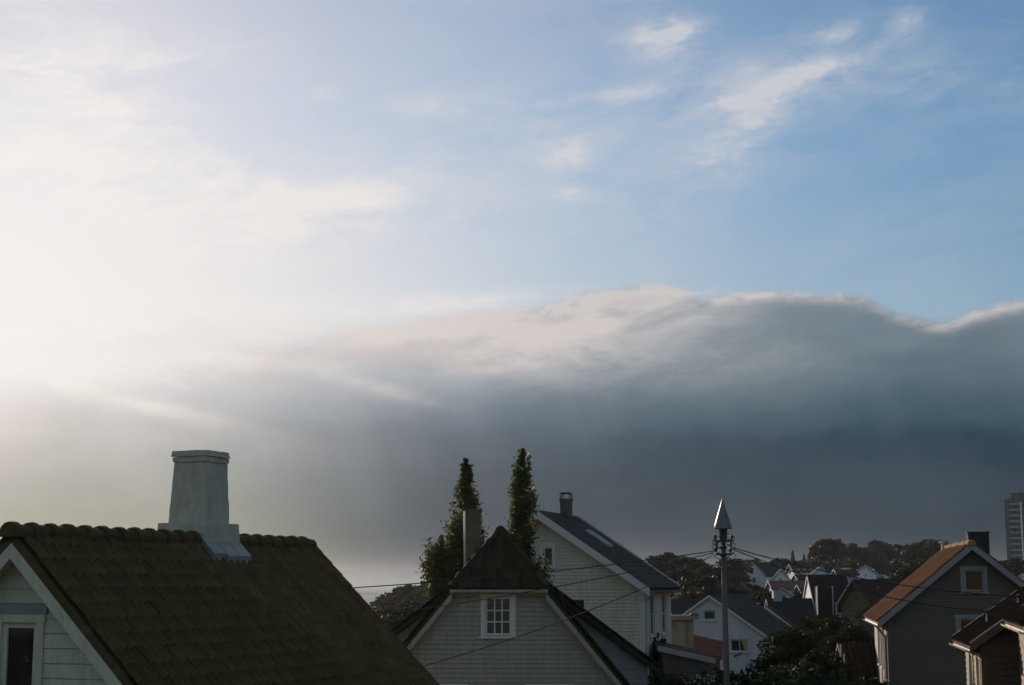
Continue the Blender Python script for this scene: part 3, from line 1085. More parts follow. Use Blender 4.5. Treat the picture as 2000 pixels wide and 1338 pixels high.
# ------------------------------------------------------------------ house B: half-hipped grey house in the middle
def house_middle():
    ground = EYE - 6.9
    Yw = 42.0
    og = .28
    eye_hip = at(975, 1147, Yw - og)
    cx = eye_hip.x
    zh = eye_hip.z - ground                   # height of the hip's lower edge (top of tiles)
    root = empty('half_hipped_house', 'grey boarded house with dark half-hipped roof and nine pane white window', 'house', (cx, Yw, ground), 1.5)
    t = math.tan(R(50.5))
    xh = 1.26
    zr = zh + xh * t                          # ridge
    sb = 1.05                                 # the ridge starts this far behind the hip edge
    th = .16
    L = 9.0
    W2 = 4.0
    oe = .25
    xe = W2 + oe
    zeave = zr - xe * t
    zu = lambda x: zr - th - abs(x) * t
    # walls
    floor = MB().box(-W2 + .1, W2 - .1, .1, L - .1, .1, .2).build('wall', 'grey_paint', root)
    ze = zu(W2)
    half = lambda z: max(0., min(W2, (zr - th - z) / t))
    def wz(py): return at(973, py, Yw).z - ground
    def wx(px): return at(px, 1200, Yw).x - cx
    hole = (wx(947.5), wx(999), wz(1241), wz(1166))
    low = [(wx(866), wx(906), wz(1430), wz(1345)), (wx(1036), wx(1110), wz(1430), wz(1345))]
    ztop = zh - th
    siding(floor, face_front(0), lambda z: (-half(z), half(z)), 0, ztop, .125, [hole] + low, 'grey_paint', lap=.02, breaks=(ze,))
    siding(floor, face_back(L), lambda z: (-half(z), half(z)), 0, zr - th, .5, (), 'grey_paint', lap=.01, breaks=(ze,))
    for x, fr in ((W2, face_right(W2)), (-W2, face_left(-W2))):
        siding(floor, fr, lambda z: (0, L), 0, ze, .25, (), 'grey_paint', lap=.02)
    MB().box(-1.1, 1.1, 2.6, 2.7, .2, ztop - .3).build('partition', 'interior', floor)
    w = window(root, face_front(0), *hole, nx=3, ny=3, cas=.115, trim='white', sash=.055, mun=.035)
    for q in low:
        window(root, face_front(0), *q, nx=2, ny=1, cas=.12, trim='white', sash=.06)
    # roof: two slopes cut off by the hip
    rf = MB()
    for sx in (-1, 1):
        rf.slab([(0, -og + sb, zr), (0, L + og, zr), (sx * xe, L + og, zeave), (sx * xe, -og, zeave), (sx * xh, -og, zh)], th)
    rf.slab([(0, -og + sb, zr), (-xh, -og, zh), (xh, -og, zh)], th)
    roof = rf.build('roof', 'tile_dark', root)
    for sx in (-1, 1):
        vl = math.hypot(xe, zr - zeave)
        def clip(u, v, sx=sx, vl=vl):
            x = v / vl * xe
            if x < xh:
                return u > sb * (1 - x / xh) + .05
            if u > 1.95 and u < L - .6 and x > xh:
                return False
            return True
        tiles(root, roof, (0, -og, zr + .01), (0, 1, 0), (sx * xe, 0, zeave - zr), L + 2 * og, vl + .04, .2, .34, 'pan', 'tile_dark', clip=clip, seed=3 + sx)
    hl = math.hypot(sb, zr - zh)
    tiles(root, roof, (-xh, -og + sb, zr + .01), (1, 0, 0), (0, -sb, zh - zr), 2 * xh, hl + .05, .2, .33, 'pan', 'tile_dark', each=120,
          clip=lambda u, v: abs(u - xh) < xh * min(1, v / hl + .04), seed=5)
    for sx in (-1, 1):
        ridge_tiles(roof, (sx * .05, -og + sb - .02, zr + .03), (sx * (xh + .05), -og - .05, zh + .03), 5, .09, 'tile_dark')
    ridge_tiles(roof, (0, -og + sb - .10, zr + .05), (0, L + og, zr + .05), 20, .12, 'tile_dark')
    MB().box(-xh - .06, xh + .06, -og - .05, -og - .02, zh - th + .02, zh - .06).build('fascia', 'grey_paint', roof)
    MB().slab([(-xh, -og, zh - th - .01), (xh, -og, zh - th - .01), (xh, -.03, zh - th - .01), (-xh, -.03, zh - th - .01)], .02).build('soffit', 'grey_paint', roof)
    for sx in (-1, 1):
        vs = []
        for y in (-og - .05, -og - .015):
            vs += [(sx * xh, y, zh - .14), (sx * (xe + .02), y, zeave - .14), (sx * (xe + .02), y, zeave - .33), (sx * xh, y, zh - .33)]
        MB().add(vs, [(0, 1, 2, 3), (7, 6, 5, 4), (0, 4, 5, 1), (1, 5, 6, 2), (2, 6, 7, 3), (3, 7, 4, 0)]).build('bargeboard', 'grey_paint', roof)
        MB().slab([(sx * xh, -og, zh - th - .01), (sx * xe, -og, zeave - th - .01), (sx * xe, -.03, zeave - th - .01), (sx * xh, -.03, zh - th - .01)], .02).build('soffit', 'grey_paint', roof)
    # shed dormers with boarded cheeks on both slopes
    t2 = math.tan(R(36.5))
    for sx in (-1, 1):
        d = MB()
        xd, xo = 4.05, 4.42
        y0, y1 = 1.55, L - .8
        zt = lambda x: zh + .06 - (x - xh) * t2
        d.slab([(sx * (xh - .05), y0 - .22, zt(xh - .05)), (sx * (xh - .05), y1, zt(xh - .05)), (sx * xo, y1, zt(xo)), (sx * xo, y0 - .22, zt(xo))], .16)
        dm = d.build('dormer_roof', 'tile_dark', root)
        vl = math.hypot(xo - xh, zt(xh) - zt(xo))
        tiles(root, dm, (sx * xh, y0 - .22, zt(xh) + .01), (0, 1, 0), (sx * (xo - xh), 0, zt(xo) - zt(xh)), y1 - y0 + .22, vl, .2, .34, 'pan', 'tile_dark', seed=9)
        for xa, xb in ((xh, xd),):
            def out(z, sx=sx):
                lo = max(xh, (zr - z) / t)
                hi = min(xd, xh + (zh - .10 - z) / t2)
                return (sx * lo, sx * max(lo, hi)) if sx > 0 else (-max(lo, hi), -lo)
            siding(dm, face_front(y0), out, zr - xd * t, zh - .10, .125, (), 'grey_paint', lap=.02)
        siding(dm, face_right(xd) if sx > 0 else face_left(-xd), lambda z: (y0, y1), zr - xd * t - .3, zt(xd) - .16, .2, (), 'grey_paint', lap=.02)
        vs = []
        for y in (y0 - .27, y0 - .235):
            vs += [(sx * xh, y, zt(xh) + .01), (sx * (xo + .02), y, zt(xo) + .01), (sx * (xo + .02), y, zt(xo) - .14), (sx * xh, y, zt(xh) - .14)]
        MB().add(vs, [(0, 1, 2, 3), (7, 6, 5, 4), (0, 4, 5, 1), (1, 5, 6, 2), (2, 6, 7, 3), (3, 7, 4, 0)]).build('dormer_fascia', 'tile_dark', dm)
    # chimneys
    p = at(916, 995, Yw + 4.2)
    q = at(916, 1130, Yw + 4.2)
    x = p.x - cx
    c = MB().frustum(x, 4.2, q.z - ground - .4, p.z - ground - .08, .52, .52, .50, .50).build('chimney', 'brick', root)
    MB().box(x - .28, x + .28, 3.92, 4.48, p.z - ground - .08, p.z - ground).build('chimney_cap', 'brick', c)
    a, b = at(901.5, 1118, Yw + 3.6), at(901.5, 998, Yw + 3.6)
    MB().tube([(a.x - cx, 3.6, a.z - ground - .6), (b.x - cx, 3.6, b.z - ground)], .028, 10).build('lit_edge_pole', 'white', root, smooth=True)  # pale pole added to draw the bright sunlit left edge of the chimney
    p = at(1124, 1172, Yw + 3.0)
    x = p.x - cx
    c = MB().box(x - .16, x + .16, 2.85, 3.2, p.z - ground - 1.2, p.z - ground).build('chimney', 'soot', root)
    c['label'] = 'short black chimney on the right dormer roof'
    return root


HB = house_middle()


# ------------------------------------------------------------------ house C: pale house with a slate roof and skylight
def house_slate():
    p0 = at(1050, 999, 57.0)
    hd = 17.0
    og, oe = .42, .30
    ln = along(p0, hd, 1128)
    h = House('slate_roofed_house', 'pale beige boarded house with slate roof, skylight and a chimney topped by a metal hoop', p0, hd, 7.7, ln - 2 * og, 34.0, EYE - 7.0, og=og, oe=oe, th=.16)
    g = h.root.location
    yv = p0.y + og
    def wz(py): return at(1070, py, yv).z - g.z
    def wx(px): return (at(px, 1085, yv - .1).x - g.x) / math.cos(R(hd))
    hole = (wx(1062), wx(1080), wz(1106), wz(1069))
    side = [(1.0, 1.75, h.ze - 1.75, h.ze - .25), (3.2, 3.95, h.ze - 1.75, h.ze - .25)]
    h.walls('beige_paint', pitch=.125, holes_front=[hole], holes_right=side, trim='white', corner=.14)
    h.roof('slate', tile='flat', tw=.28, tl=.24, barge='white', bw=.27, gutter='galv')
    window(h.root, face_front(0), *hole, cas=.11, sash=.05, back='curtain')
    for q in side:
        window(h.root, face_right(h.W / 2), *q, nx=1, ny=2, cas=.11, sash=.06)
    # bright verge strip on the far edge of the roof
    L = h.L + og
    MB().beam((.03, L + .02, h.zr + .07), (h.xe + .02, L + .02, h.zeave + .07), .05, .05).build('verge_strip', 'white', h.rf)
    # skylight
    def sl(px, py):
        # point on the right slope seen at (px, py)
        d = ray(px, py)
        o = Vector((0, 0, EYE))
        rt = Vector((math.cos(R(hd)), -math.sin(R(hd)), 0))
        n = Vector((rt.x * h.t, rt.y * h.t, 1.0))
        r = h.root.location
        top = Vector((r.x, r.y, g.z + h.zr))
        k = (top - o).dot(n) / d.dot(n)
        p = o + d * k - Vector((r.x, r.y, g.z))
        fw = Vector((math.sin(R(hd)), math.cos(R(hd)), 0))
        return p.dot(rt), p.dot(fw)
    xa, ya = sl(1150, 1042)
    xb, yb = sl(1190, 1071)
    x0, x1 = min(xa, xb), max(xa, xb)
    yc = (ya + yb) / 2
    y0, y1 = yc - .36, yc + .36
    z = lambda x, o: h.zr - x * h.t + o
    fr = MB()
    for a, b in (((x0, y0), (x1, y0)), ((x0, y1), (x1, y1)), ((x0, y0), (x0, y1)), ((x1, y0), (x1, y1))):
        fr.beam((a[0], a[1], z(a[0], .10)), (b[0], b[1], z(b[0], .10)), .07, .09)
    sk = fr.build('skylight', 'galv', h.root)
    MB().slab([(x0 + .03, y0 + .03, z(x0 + .03, .10)), (x0 + .03, y1 - .03, z(x0 + .03, .10)), (x1 - .03, y1 - .03, z(x1 - .03, .10)), (x1 - .03, y0 + .03, z(x1 - .03, .10))], .02).build('pane', 'glass', sk)
    # chimney with a bent metal hoop on top
    y = along(p0, hd, 1106) - og
    c = h.chimney(y, .40, .40, .66, 'brick', .05)
    zt = h.zr + .68
    pts = [(-.19, y, zt)] + [(-.19 + .38 * k / 6, y, zt + .17 + .05 * math.sin(math.pi * k / 6)) for k in range(7)] + [(.19, y, zt)]
    mb = MB()
    for dy in (-.16, .16):
        mb.tube([(a, b + dy, q) for a, b, q in pts], .028, 6)
    mb.slab([(-.22, y - .2, zt + .24), (.22, y - .2, zt + .24), (.22, y + .2, zt + .24), (-.22, y + .2, zt + .24)], .025)
    mb.build('chimney_hood', 'black_metal', c)
    # gutter bracket corner and downpipe on the right wall
    MB().tube([(h.xe + .05, .1, h.zeave - .12), (h.W / 2 + .08, .25, h.zeave - .45), (h.W / 2 + .08, .25, .2)], .04, 8).build('downpipe', 'white', h.root)
    return h


HC = house_slate()


# ------------------------------------------------------------------ house E: orange tiled roof on the right
def house_orange():
    p0 = at(1898, 1062, 52.0)
    hd = 10.0
    og, oe = .30, .34
    ln = along(p0, hd, 1847)
    h = House('orange_roofed_house', 'blue-grey boarded house with sunlit orange tile roof and grey gable boards', p0, hd, 5.65, ln - 2 * og, 39.5, EYE - 6.8, og=og, oe=oe, th=.15)
    g = h.root.location
    yv = p0.y + og
    def wz(py): return at(1898, py, yv).z - g.z
    def wx(px): return (at(px, 1135, yv).x - g.x) / math.cos(R(hd))
    hole = (wx(1884), wx(1920), wz(1155), wz(1113))
    hole2 = (wx(1871), wx(1903), wz(1262), wz(1208))
    left = [(3.0, 3.8, h.ze - 1.75, h.ze - .45), (4.8, 5.6, h.ze - 1.75, h.ze - .45)]
    h.walls('slate_wall', gap=.010, pitch=.11, holes_front=[hole, hole2], holes_left=left, trim='slate_wall', corner=.13)
    h.roof('tile_orange', tile='pan', tw=.22, tl=.34, barge='trim_grey', bw=.20, gutter='galv', ridge=20)
    window(h.root, face_front(0), *hole, cas=.12, sash=.06, trim='trim_grey', back='blind')
    window(h.root, face_front(0), *hole2, cas=.12, sash=.06, trim='trim_grey')
    for q in left:
        window(h.root, face_left(-h.W / 2), *q, cas=.11, sash=.06, nx=1, ny=2)
    for k in range(3):
        yy = .45 + 1.6 * k
        MB().box(-h.W / 2 - .06, -h.W / 2 - .025, yy - .07, yy + .07, h.ze - 2.4, h.ze - .02).build('wall_batten', 'cream', h.wall)
    # brighter verge strip on the far edge, chimney behind the ridge, vent pipe on the left slope
    L = h.L + og
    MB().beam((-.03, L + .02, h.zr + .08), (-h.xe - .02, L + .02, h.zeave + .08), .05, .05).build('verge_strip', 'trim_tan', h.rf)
    y = 1.9
    p = at(1913, 1042, yv + y)
    c = MB().box(.10, .80, y - .35, y + .35, h.zr - 1.0, p.z - g.z).build('chimney', 'soot', h.root)
    MB().box(.07, .83, y - .38, y + .38, p.z - g.z, p.z - g.z + .05).build('chimney_cap', 'soot', c)
    # vent pipe
    best = None
    for i in range(200):
        x, yy = -.2 - .01 * i, h.L - .6
        w = Matrix.Rotation(-R(hd), 4, 'Z') @ Vector((x, yy, h.zr + x * h.t)) + g
        e = abs(proj(w)[0] - 1849)
        if best is None or e < best[0]:
            best = (e, x, yy)
    x, yy = best[1], best[2]
    z = h.zr + x * h.t
    v = MB().tube([(x, yy, z), (x, yy, z + .38)], .055, 8).build('vent_pipe', 'galv', h.root)
    MB().lathe([(.001, z + .47), (.13, z + .42), (.13, z + .39), (.05, z + .38)], 12, (x, yy)).build('vent_cowl', 'galv', v)
    MB().tube([(-h.xe - .05, .15, h.zeave - .12), (-h.W / 2 - .08, .25, h.zeave - .5), (-h.W / 2 - .08, .25, .2)], .045, 8).build('downpipe', 'trim_tan', h.root)
    return h


HE = house_orange()


# ------------------------------------------------------------------ house F: dark red house at the right edge, with a wing towards us
def house_red():
    near = at(1895, 1262, 36.0)               # near corner of the left eave
    hd = 10.6
    pitch = 35.0
    og, oe, W = .22, .28, 6.2
    xe = W / 2 + oe
    rt = Vector((math.cos(R(hd)), -math.sin(R(hd)), 0))
    apex = near + rt * xe + Vector((0, 0, xe * math.tan(R(pitch))))
    h = House('red_brown_house', 'dark red-brown boarded house with brown tile roof, cut off by the right edge', apex, hd, W, 4.1 - 2 * og, pitch, EYE - 6.6, og=og, oe=oe, th=.12)
    left = [(.35, 1.05, h.ze - 1.45, h.ze - .35), (1.95, 2.65, h.ze - 1.45, h.ze - .35)]
    h.walls('red_wall', pitch=.14, holes_left=left, trim='red_wall', corner=.12)
    h.roof('tile_brown', tile='pan', tw=.22, tl=.34, barge='red_wall', bw=.13, gutter='trim_tan')
    for q in left:
        window(h.root, face_left(-h.W / 2), *q, cas=.10, sash=.06, trim='cream', nx=1, ny=2)
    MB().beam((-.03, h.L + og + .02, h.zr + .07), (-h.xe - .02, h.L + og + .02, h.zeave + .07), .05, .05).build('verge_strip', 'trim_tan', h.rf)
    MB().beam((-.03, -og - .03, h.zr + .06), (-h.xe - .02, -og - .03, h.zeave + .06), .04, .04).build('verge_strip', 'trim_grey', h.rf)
    # the wing: its own higher left eave comes towards the camera
    a = at(1964, 1211, 35.6)
    b = at(2001, 1228, 30.2)
    d = (b - a)
    hd2 = math.degrees(math.atan2(-d.x, -d.y))
    xe2 = 2.3 + .25
    rt = Vector((math.cos(R(hd2)), -math.sin(R(hd2)), 0))
    ap = b + rt * xe2 + Vector((0, 0, xe2 * math.tan(R(30))))
    ap.z = a.z + xe2 * math.tan(R(30))
    w = House('gabled_annex', 'dark brown annex with a pale gutter and cream corner post at the lower right corner', ap, hd2, 4.6, d.length - .3, 30, EYE - 6.6, og=.15, oe=.25, th=.12, cat='annex')
    w.walls('red_wall', pitch=.14, trim='cream', corner=.12)
    w.roof('tile_brown', tile='pan', tw=.22, tl=.34, barge='cream', bw=.12, gutter='cream')
    return h, w


HF, HG = house_red()


# masts that carry the service wires over the red house
def mast(px, py0, py1, Y, label):
    a, b = at(px, py1, Y), at(px, py0, Y)
    z = b.z - a.z
    r = empty('wire_mast', label, 'mast', (a.x, a.y, a.z - .1))
    s = MB().tube([(0, 0, 0), (0, 0, z + .1)], .028, 8).build('pipe', 'galv', r)
    MB().lathe([(.001, z + .15), (.05, z + .13), (.055, z + .08), (.03, z + .05)], 10).build('cap', 'ceramic', r)
    MB().tube([(-.09, 0, z), (.09, 0, z + .02)], .018, 6).build('bracket', 'black_metal', r)
    return b


MAST_A = mast(1929, 1194, 1232, 37.6, 'thin lit wire mast standing on the brown roof, left of two')
MAST_B = mast(1990, 1164, 1192, 37.0, 'thin wire mast on the brown roof nearest the right edge')


# ------------------------------------------------------------------ house H: small white gable beyond the pole
def house_white():
    p0 = at(1385, 1163, 84.0)
    hd = 21.0
    og, oe = .15, .25
    h = House('white_gable_house', 'small cool white house behind the pole, one small square window under its gable', p0, hd, 5.9, 8.0, 34.5, EYE - 6.4, og=og, oe=oe, th=.12)
    g = h.root.location
    def wz(py): return at(1400, py, p0.y).z - g.z
    def wx(px): return (at(px, 1200, p0.y).x - g.x) / (math.cos(R(hd)) * 1.0)
    hole = (wx(1375), wx(1398), wz(1211), wz(1192))
    hole2 = (wx(1424), wx(1458), wz(1272), wz(1248))
    h.walls('blue_white', pitch=.16, holes_front=[hole, hole2], trim='blue_white', corner=.1, lap=.012)
    h.roof('slate', tile='flat', tw=.3, tl=.3, barge='white', bw=.10, gutter='galv')
    window(h.root, face_front(0), *hole, cas=.06, sash=.06, trim='blue_white')
    window(h.root, face_front(0), *hole2, nx=2, cas=.06, sash=.06, trim='blue_white')
    y = 1.2
    p = at(1393, 1130, p0.y + y)
    x = -.25
    c = MB().box(x - .26, x + .26, y - .3, y + .3, h.zr - .6, p.z - g.z).build('chimney', 'soot', h.root)
    MB().box(x - .29, x + .29, y - .33, y + .33, p.z - g.z, p.z - g.z + .06).build('chimney_cap', 'soot', c)
    # dark awning lamp arm beside the big window
    MB().tube([(hole2[0] + .2, -.05, hole2[2] - .25), (hole2[0] + .75, -.55, hole2[2] - .05)], .04, 6).build('awning_arm', 'black_metal', h.root)


house_white()


# ------------------------------------------------------------------ sheds and annexes between the pale house and the pole
def sheds():
    # flat-roofed annex
    Y = 64.0
    a, b = at(1290, 1208, Y), at(1353, 1208, Y)
    gz = EYE - 6.6
    r = empty('flat_roofed_annex', 'small grey-green boarded annex with a flat turf-edged roof right of the pale house', 'annex', ((a.x + b.x) / 2, Y, gz), 6)
    w = (b.x - a.x)
    z = a.z - gz
    fl = MB().box(-w / 2 + .05, w / 2 - .05, .05, 2.3, 0, .1).build('wall', 'annex_grey', r)
    siding(fl, face_front(0), lambda q: (-w / 2, w / 2), 0, z, .14, (), 'annex_grey')
    siding(fl, face_right(w / 2), lambda q: (0, 2.4), 0, z, .14, (), 'annex_grey')
    siding(fl, face_left(-w / 2), lambda q: (0, 2.4), 0, z, .14, (), 'annex_grey')
    siding(fl, face_back(2.4), lambda q: (-w / 2, w / 2), 0, z, .14, (), 'annex_grey')
    for x in (-w / 2, w / 2 - .14):
        MB().box(x, x + .16, -.05, -.026, 0, z - .1).build('corner_board', 'annex_grey', fl)
    MB().box(w / 2 - .62, w / 2 - .30, -.055, -.027, 0, z - .12).build('door', 'annex_grey', r)
    rf = MB().box(-w / 2 - .15, w / 2 + .22, -.25, 2.6, z, z + .10).build('roof', 'brown_wall', r)
    MB().box(-w / 2 - .17, w / 2 + .24, -.28, -.25, z - .04, z + .13).build('fascia', 'annex_grey', rf)
    MB().lathe([(.001, z + .26), (.13, z + .22), (.20, z + .15), (.16, z + .08)], 12, (w / 2 + .05, .1)).build('rain_hopper', 'black_metal', rf)
    # low lean-to with a terracotta roof
    Y = 72.0
    c0, c1 = at(1352, 1239, Y + 2.6), at(1412, 1253, Y + 2.6)
    e0, e1 = at(1349, 1276, Y), at(1411, 1284, Y)
    o = Vector((c0.x, Y, gz))
    r = empty('terracotta_lean_to', 'low lean-to with a terracotta tile roof against the white gable house, left of the pole', 'shed', o)
    L = [p - o for p in (c0, c1, e1, e0)]
    rf = MB().slab(L, .12).build('roof', 'tile_red', r)
    mb = MB()
    n = 12
    for i in range(n):
        for j in range(7):
            u0, u1, v0, v1 = i / n, (i + .93) / n, j / 7, (j + 1.08) / 7
            q = lambda u, v: (L[0] * (1 - u) + L[1] * u) * (1 - v) + (L[3] * (1 - u) + L[2] * u) * v
            um = (u0 + u1) / 2
            up = Vector((0, 0, .02))
            k = len(mb.v)
            mb.v += [tuple(q(u0, v0) + up * .5), tuple(q(um, v0) + up * 2.6), tuple(q(u1, v0) + up * .5), tuple(q(u0, v1) + up * 1.6), tuple(q(um, v1) + up * 3.6), tuple(q(u1, v1) + up * 1.6)]
            mb.f += [(k, k + 1, k + 4, k + 3), (k + 1, k + 2, k + 5, k + 4)]
    mb.build('tile_courses', 'tile_red', rf, kind='stuff')
    x0, x1 = L[3].x, L[2].x
    ww = MB()
    ww.add([(x0 + .1, .1, 0), (x1 - .1, .1, 0), (x1 - .1, .1, L[2].z - .13), (x0 + .1, .1, L[3].z - .13), (x0 + .1, 2.4, 0), (x1 - .1, 2.4, 0), (x1 - .1, 2.4, L[1].z - .13), (x0 + .1, 2.4, L[0].z - .13)],
           [(0, 1, 2, 3), (7, 6, 5, 4), (0, 3, 7, 4), (1, 5, 6, 2)])
    ww.build('wall', 'brown_wall', r)
    # dark shed with a pale sloping fascia
    Y = 56.0
    f0, f1 = at(1300, 1262, Y), at(1391, 1287, Y)
    o = Vector(((f0.x + f1.x) / 2, Y, gz))
    r = empty('dark_shed', 'dark brown shed whose pale fascia board slopes down to the right, left of the pole', 'shed', o)
    a, b = f0 - o, f1 - o
    rf = MB().slab([(a.x - .3, -.1, a.z), (b.x + .1, -.1, b.z), (b.x + .1, 2.6, b.z + .15), (a.x - .3, 2.6, a.z + .15)], .1).build('roof', 'roof_far', r)
    MB().beam((a.x - .3, -.13, a.z - .07), (b.x + .1, -.13, b.z - .07), .04, .19).build('fascia', 'trim_tan', rf)
    wl = MB()
    wl.add([(a.x - .1, 0, 0), (b.x - .1, 0, 0), (b.x - .1, 0, b.z - .1), (a.x - .1, 0, a.z - .1), (a.x - .1, 2.5, 0), (b.x - .1, 2.5, 0), (b.x - .1, 2.5, b.z), (a.x - .1, 2.5, a.z)],
           [(0, 1, 2, 3), (7, 6, 5, 4), (0, 3, 7, 4), (1, 5, 6, 2)])
    wl = wl.build('wall', 'brown_wall', r)
    n = 11
    for k in range(n):
        x0 = a.x - .08 + (b.x - a.x) * k / n
        x1 = x0 + (b.x - a.x) / n - .012
        zt = lambda x: a.z + (b.z - a.z) * (x - a.x) / (b.x - a.x) - .18
        MB().add([(x0, -.03, 0), (x1, -.03, 0), (x1, -.03, zt(x1)), (x0, -.03, zt(x0)), (x0, -.004, 0), (x1, -.004, 0), (x1, -.004, zt(x1)), (x0, -.004, zt(x0))],
                 [(0, 1, 2, 3), (7, 6, 5, 4), (0, 4, 5, 1), (1, 5, 6, 2), (2, 6, 7, 3), (3, 7, 4, 0)]).build('plank', 'brown_wall', wl)
    # red tiled outbuilding below the orange roofed house
    Y = 60.0
    apx = at(1690, 1262, Y)
    h = House('brown_tiled_outbuilding', 'low outbuilding with dull brown tile roof left of the orange roofed house', Vector((at(1652, 1262, Y).x, Y + 1.3, at(1690, 1257, Y + 1.3).z)), 92, 2.7, 1.25, 38, EYE - 6.4, og=.12, oe=.15, th=.1, cat='shed')
    h.walls('brown_wall', pitch=.2, trim='white', corner=.05, plain=True)
    h.roof('tile_brown', tile='pan', tw=.22, tl=.3, barge='brown_wall', bw=.1)
    for px, y0, y1, yy in ((1643, 1258, 1288, Y + .6), (1650, 1277, 1315, Y - .2)):
        a, b = at(px, y1, yy), at(px, y0, yy)
        tag(MB().tube([(a.x, a.y, gz), (a.x, a.y, b.z)], .035, 8).build('white_post', 'white'), ('taller' if px < 1646 else 'shorter') + ' thin white post beside the brown tiled outbuilding', 'post')


sheds()


# ------------------------------------------------------------------ the dark block of houses in the middle distance
def mid_houses():
    gz = EYE - 6.3
    # dark long roof
    a = at(1541, 1167, 100.0)
    h = House('long_dark_house', 'long low house with a plain dark roof broadside on, behind the white gable house', Vector((at(1500, 1170, 101).x, 101.5, at(1541, 1170, 101.5).z)), 90, 5.4, 2.5, 36, gz, og=.2, oe=.3, th=.12)
    h.walls('brown_wall', plain=True)
    h.roof('roof_far', tile='flat', tw=.3, tl=.36, barge='brown_wall', bw=.12)
    p = at(1490, 1155, 100.5)
    c = MB().box(-.3, .3, .2, .75, h.zr - .5, p.z - gz).build('chimney', 'far_grey', h.root)
    MB().box(-.33, .33, .17, .78, p.z - gz, p.z - gz + .07).build('chimney_cap', 'far_grey', c)
    # small gable peeping out right of the white house
    h = House('little_grey_gable', 'little grey gabled house peeping out behind the white gable house roof', at(1497, 1186, 93.0), 12, 2.7, 4.0, 38, gz, og=.12, oe=.2, th=.1)
    z = h.ze
    h.walls('far_grey', pitch=.18, trim='far_grey', corner=.08, holes_front=[(-.1, .45, z - .55, z + .1)])
    window(h.root, face_front(0), -.1, .45, z - .55, z + .1, cas=.07, sash=.05)
    h.roof('roof_far', tile='flat', barge='trim_grey', bw=.1)
    # ridge strip that catches the sun
    a, b = at(1440, 1168, 96), at(1482, 1180, 96)
    r = empty('lit_roof_shed', 'narrow dark shed roof whose pale edge catches the sun, right of the pole', 'shed', Vector((a.x, 96, gz)), 0)
    a, b = a - r.location, b - r.location
    rf = MB().slab([(a.x, 0, a.z), (b.x, 0, b.z), (b.x, 3, b.z - .6), (a.x, 3, a.z - .6)], .12).build('roof', 'roof_far', r)
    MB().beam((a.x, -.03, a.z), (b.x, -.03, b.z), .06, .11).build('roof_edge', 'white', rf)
    MB().box(a.x + .1, b.x - .1, .1, 2.9, 0, b.z - .75).build('wall', 'far_grey', r)
    # dark house with white corners: a projecting bay and a white recess with a window
    Y = 108.0
    a = at(1580, 1126, Y)
    h = House('dark_bayed_house', 'dark roofed house with three bright white edges and a white walled recess, centre right', Vector((at(1578, 1128, Y + 3).x, Y + 3.2, at(1618, 1124, Y + 3.2).z)), 90, 6.0, 2.7, 42, gz, og=.05, oe=.2, th=.12)
    h.walls('far_white', plain=True)
    h.roof('roof_far', tile='flat', tw=.3, tl=.36, barge='white', bw=.14)
    # bay: local -y is left in the photo, +x is towards us
    x = 3.0
    zb = at(1592, 1200, Y).z - gz
    zt = at(1592, 1146, Y).z - gz
    bay = MB().box(x - .5, x + .55, -.03, .95, zb - 2.0, zt).build('bay', 'roof_far', h.root)
    for yy in (-.10, .955):
        MB().box(x + .40, x + .58, yy, yy + .065, zb, zt + .03).build('corner_board', 'white', bay)
    w0 = at(1618, 1199, Y).z - gz
    w1 = at(1618, 1180, Y).z - gz
    window(h.root, face_right(x + .01), 1.35, 2.25, w0, w1, nx=2, cas=.1, sash=.06)
    MB().tube([(x + .12, 2.62, h.zeave - .1), (x + .12, 2.62, .3)], .06, 8).build('downpipe', 'white', h.root)
    # brown house next to it
    Y = 104.0
    h = House('brown_hip_house', 'brown house with one lit verge, between the dark bayed house and the orange roof', at(1666, 1133, Y), 60, 2.7, 4.6, 46, gz, og=.2, oe=.2, th=.12)
    h.walls('red_wall', pitch=.2, trim='red_wall', corner=.1)
    h.roof('tile_brown', tile='flat', tw=.28, tl=.36, barge='brown_wall', bw=.12)
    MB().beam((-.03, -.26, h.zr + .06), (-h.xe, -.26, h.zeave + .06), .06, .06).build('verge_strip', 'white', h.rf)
    p = at(1680, 1146, Y + 1.5)
    MB().tube([(.55, 1.5, h.zr - .55), (.55, 1.5, p.z - gz)], .06, 8).build('vent_pipe', 'galv', h.root)
    # low dark roof behind the bushes at right
    h = House('low_dark_outbuilding', 'low dark outbuilding half hidden by bushes, beside the brown house', at(1728, 1160, 98), 20, 3.4, 5.0, 36, gz, og=.2, oe=.2, th=.12, cat='shed')
    h.walls('brown_wall', plain=True)
    h.roof('tile_brown', tile='flat', tw=.28, tl=.36, barge='brown_wall', bw=.12)


mid_houses()


# ------------------------------------------------------------------ far houses on the slope
def far_house(name, label, px, py, Y, hd, W, L, pitch, base_py, wall='far_white', roof='roof_far', front=(), right=(), left=(), chim=None, oe=.3):
    ap = at(px, py, Y)
    g = min(at(px, base_py, Y).z, gh(ap.x, Y))
    h = House(name, label, ap, hd, W, L, pitch, g, og=.3, oe=oe, th=.2)
    h.walls(wall, plain=True)
    h.roof(roof, barge='white', bw=.12, soffit=False)
    def win(fr, u, z, w, hh):
        ww = window(h.root, fr, u - w / 2, u + w / 2, z - hh / 2, z + hh / 2, nx=2, ny=1, cas=.12, sash=.08, mun=.06, bare=True)
        return ww
    # windows stand just proud of the plain wall
    pf = lambda f: (lambda u, d, z: f(u, d + .075, z))
    for q in front:
        win(pf(face_front(0)), *q)
    for q in right:
        win(pf(face_right(W / 2)), *q)
    for q in left:
        win(pf(face_left(-W / 2)), *q)
    if chim is not None:
        h.chimney(chim, .7, .7, .9, 'brick', .1)
    return h


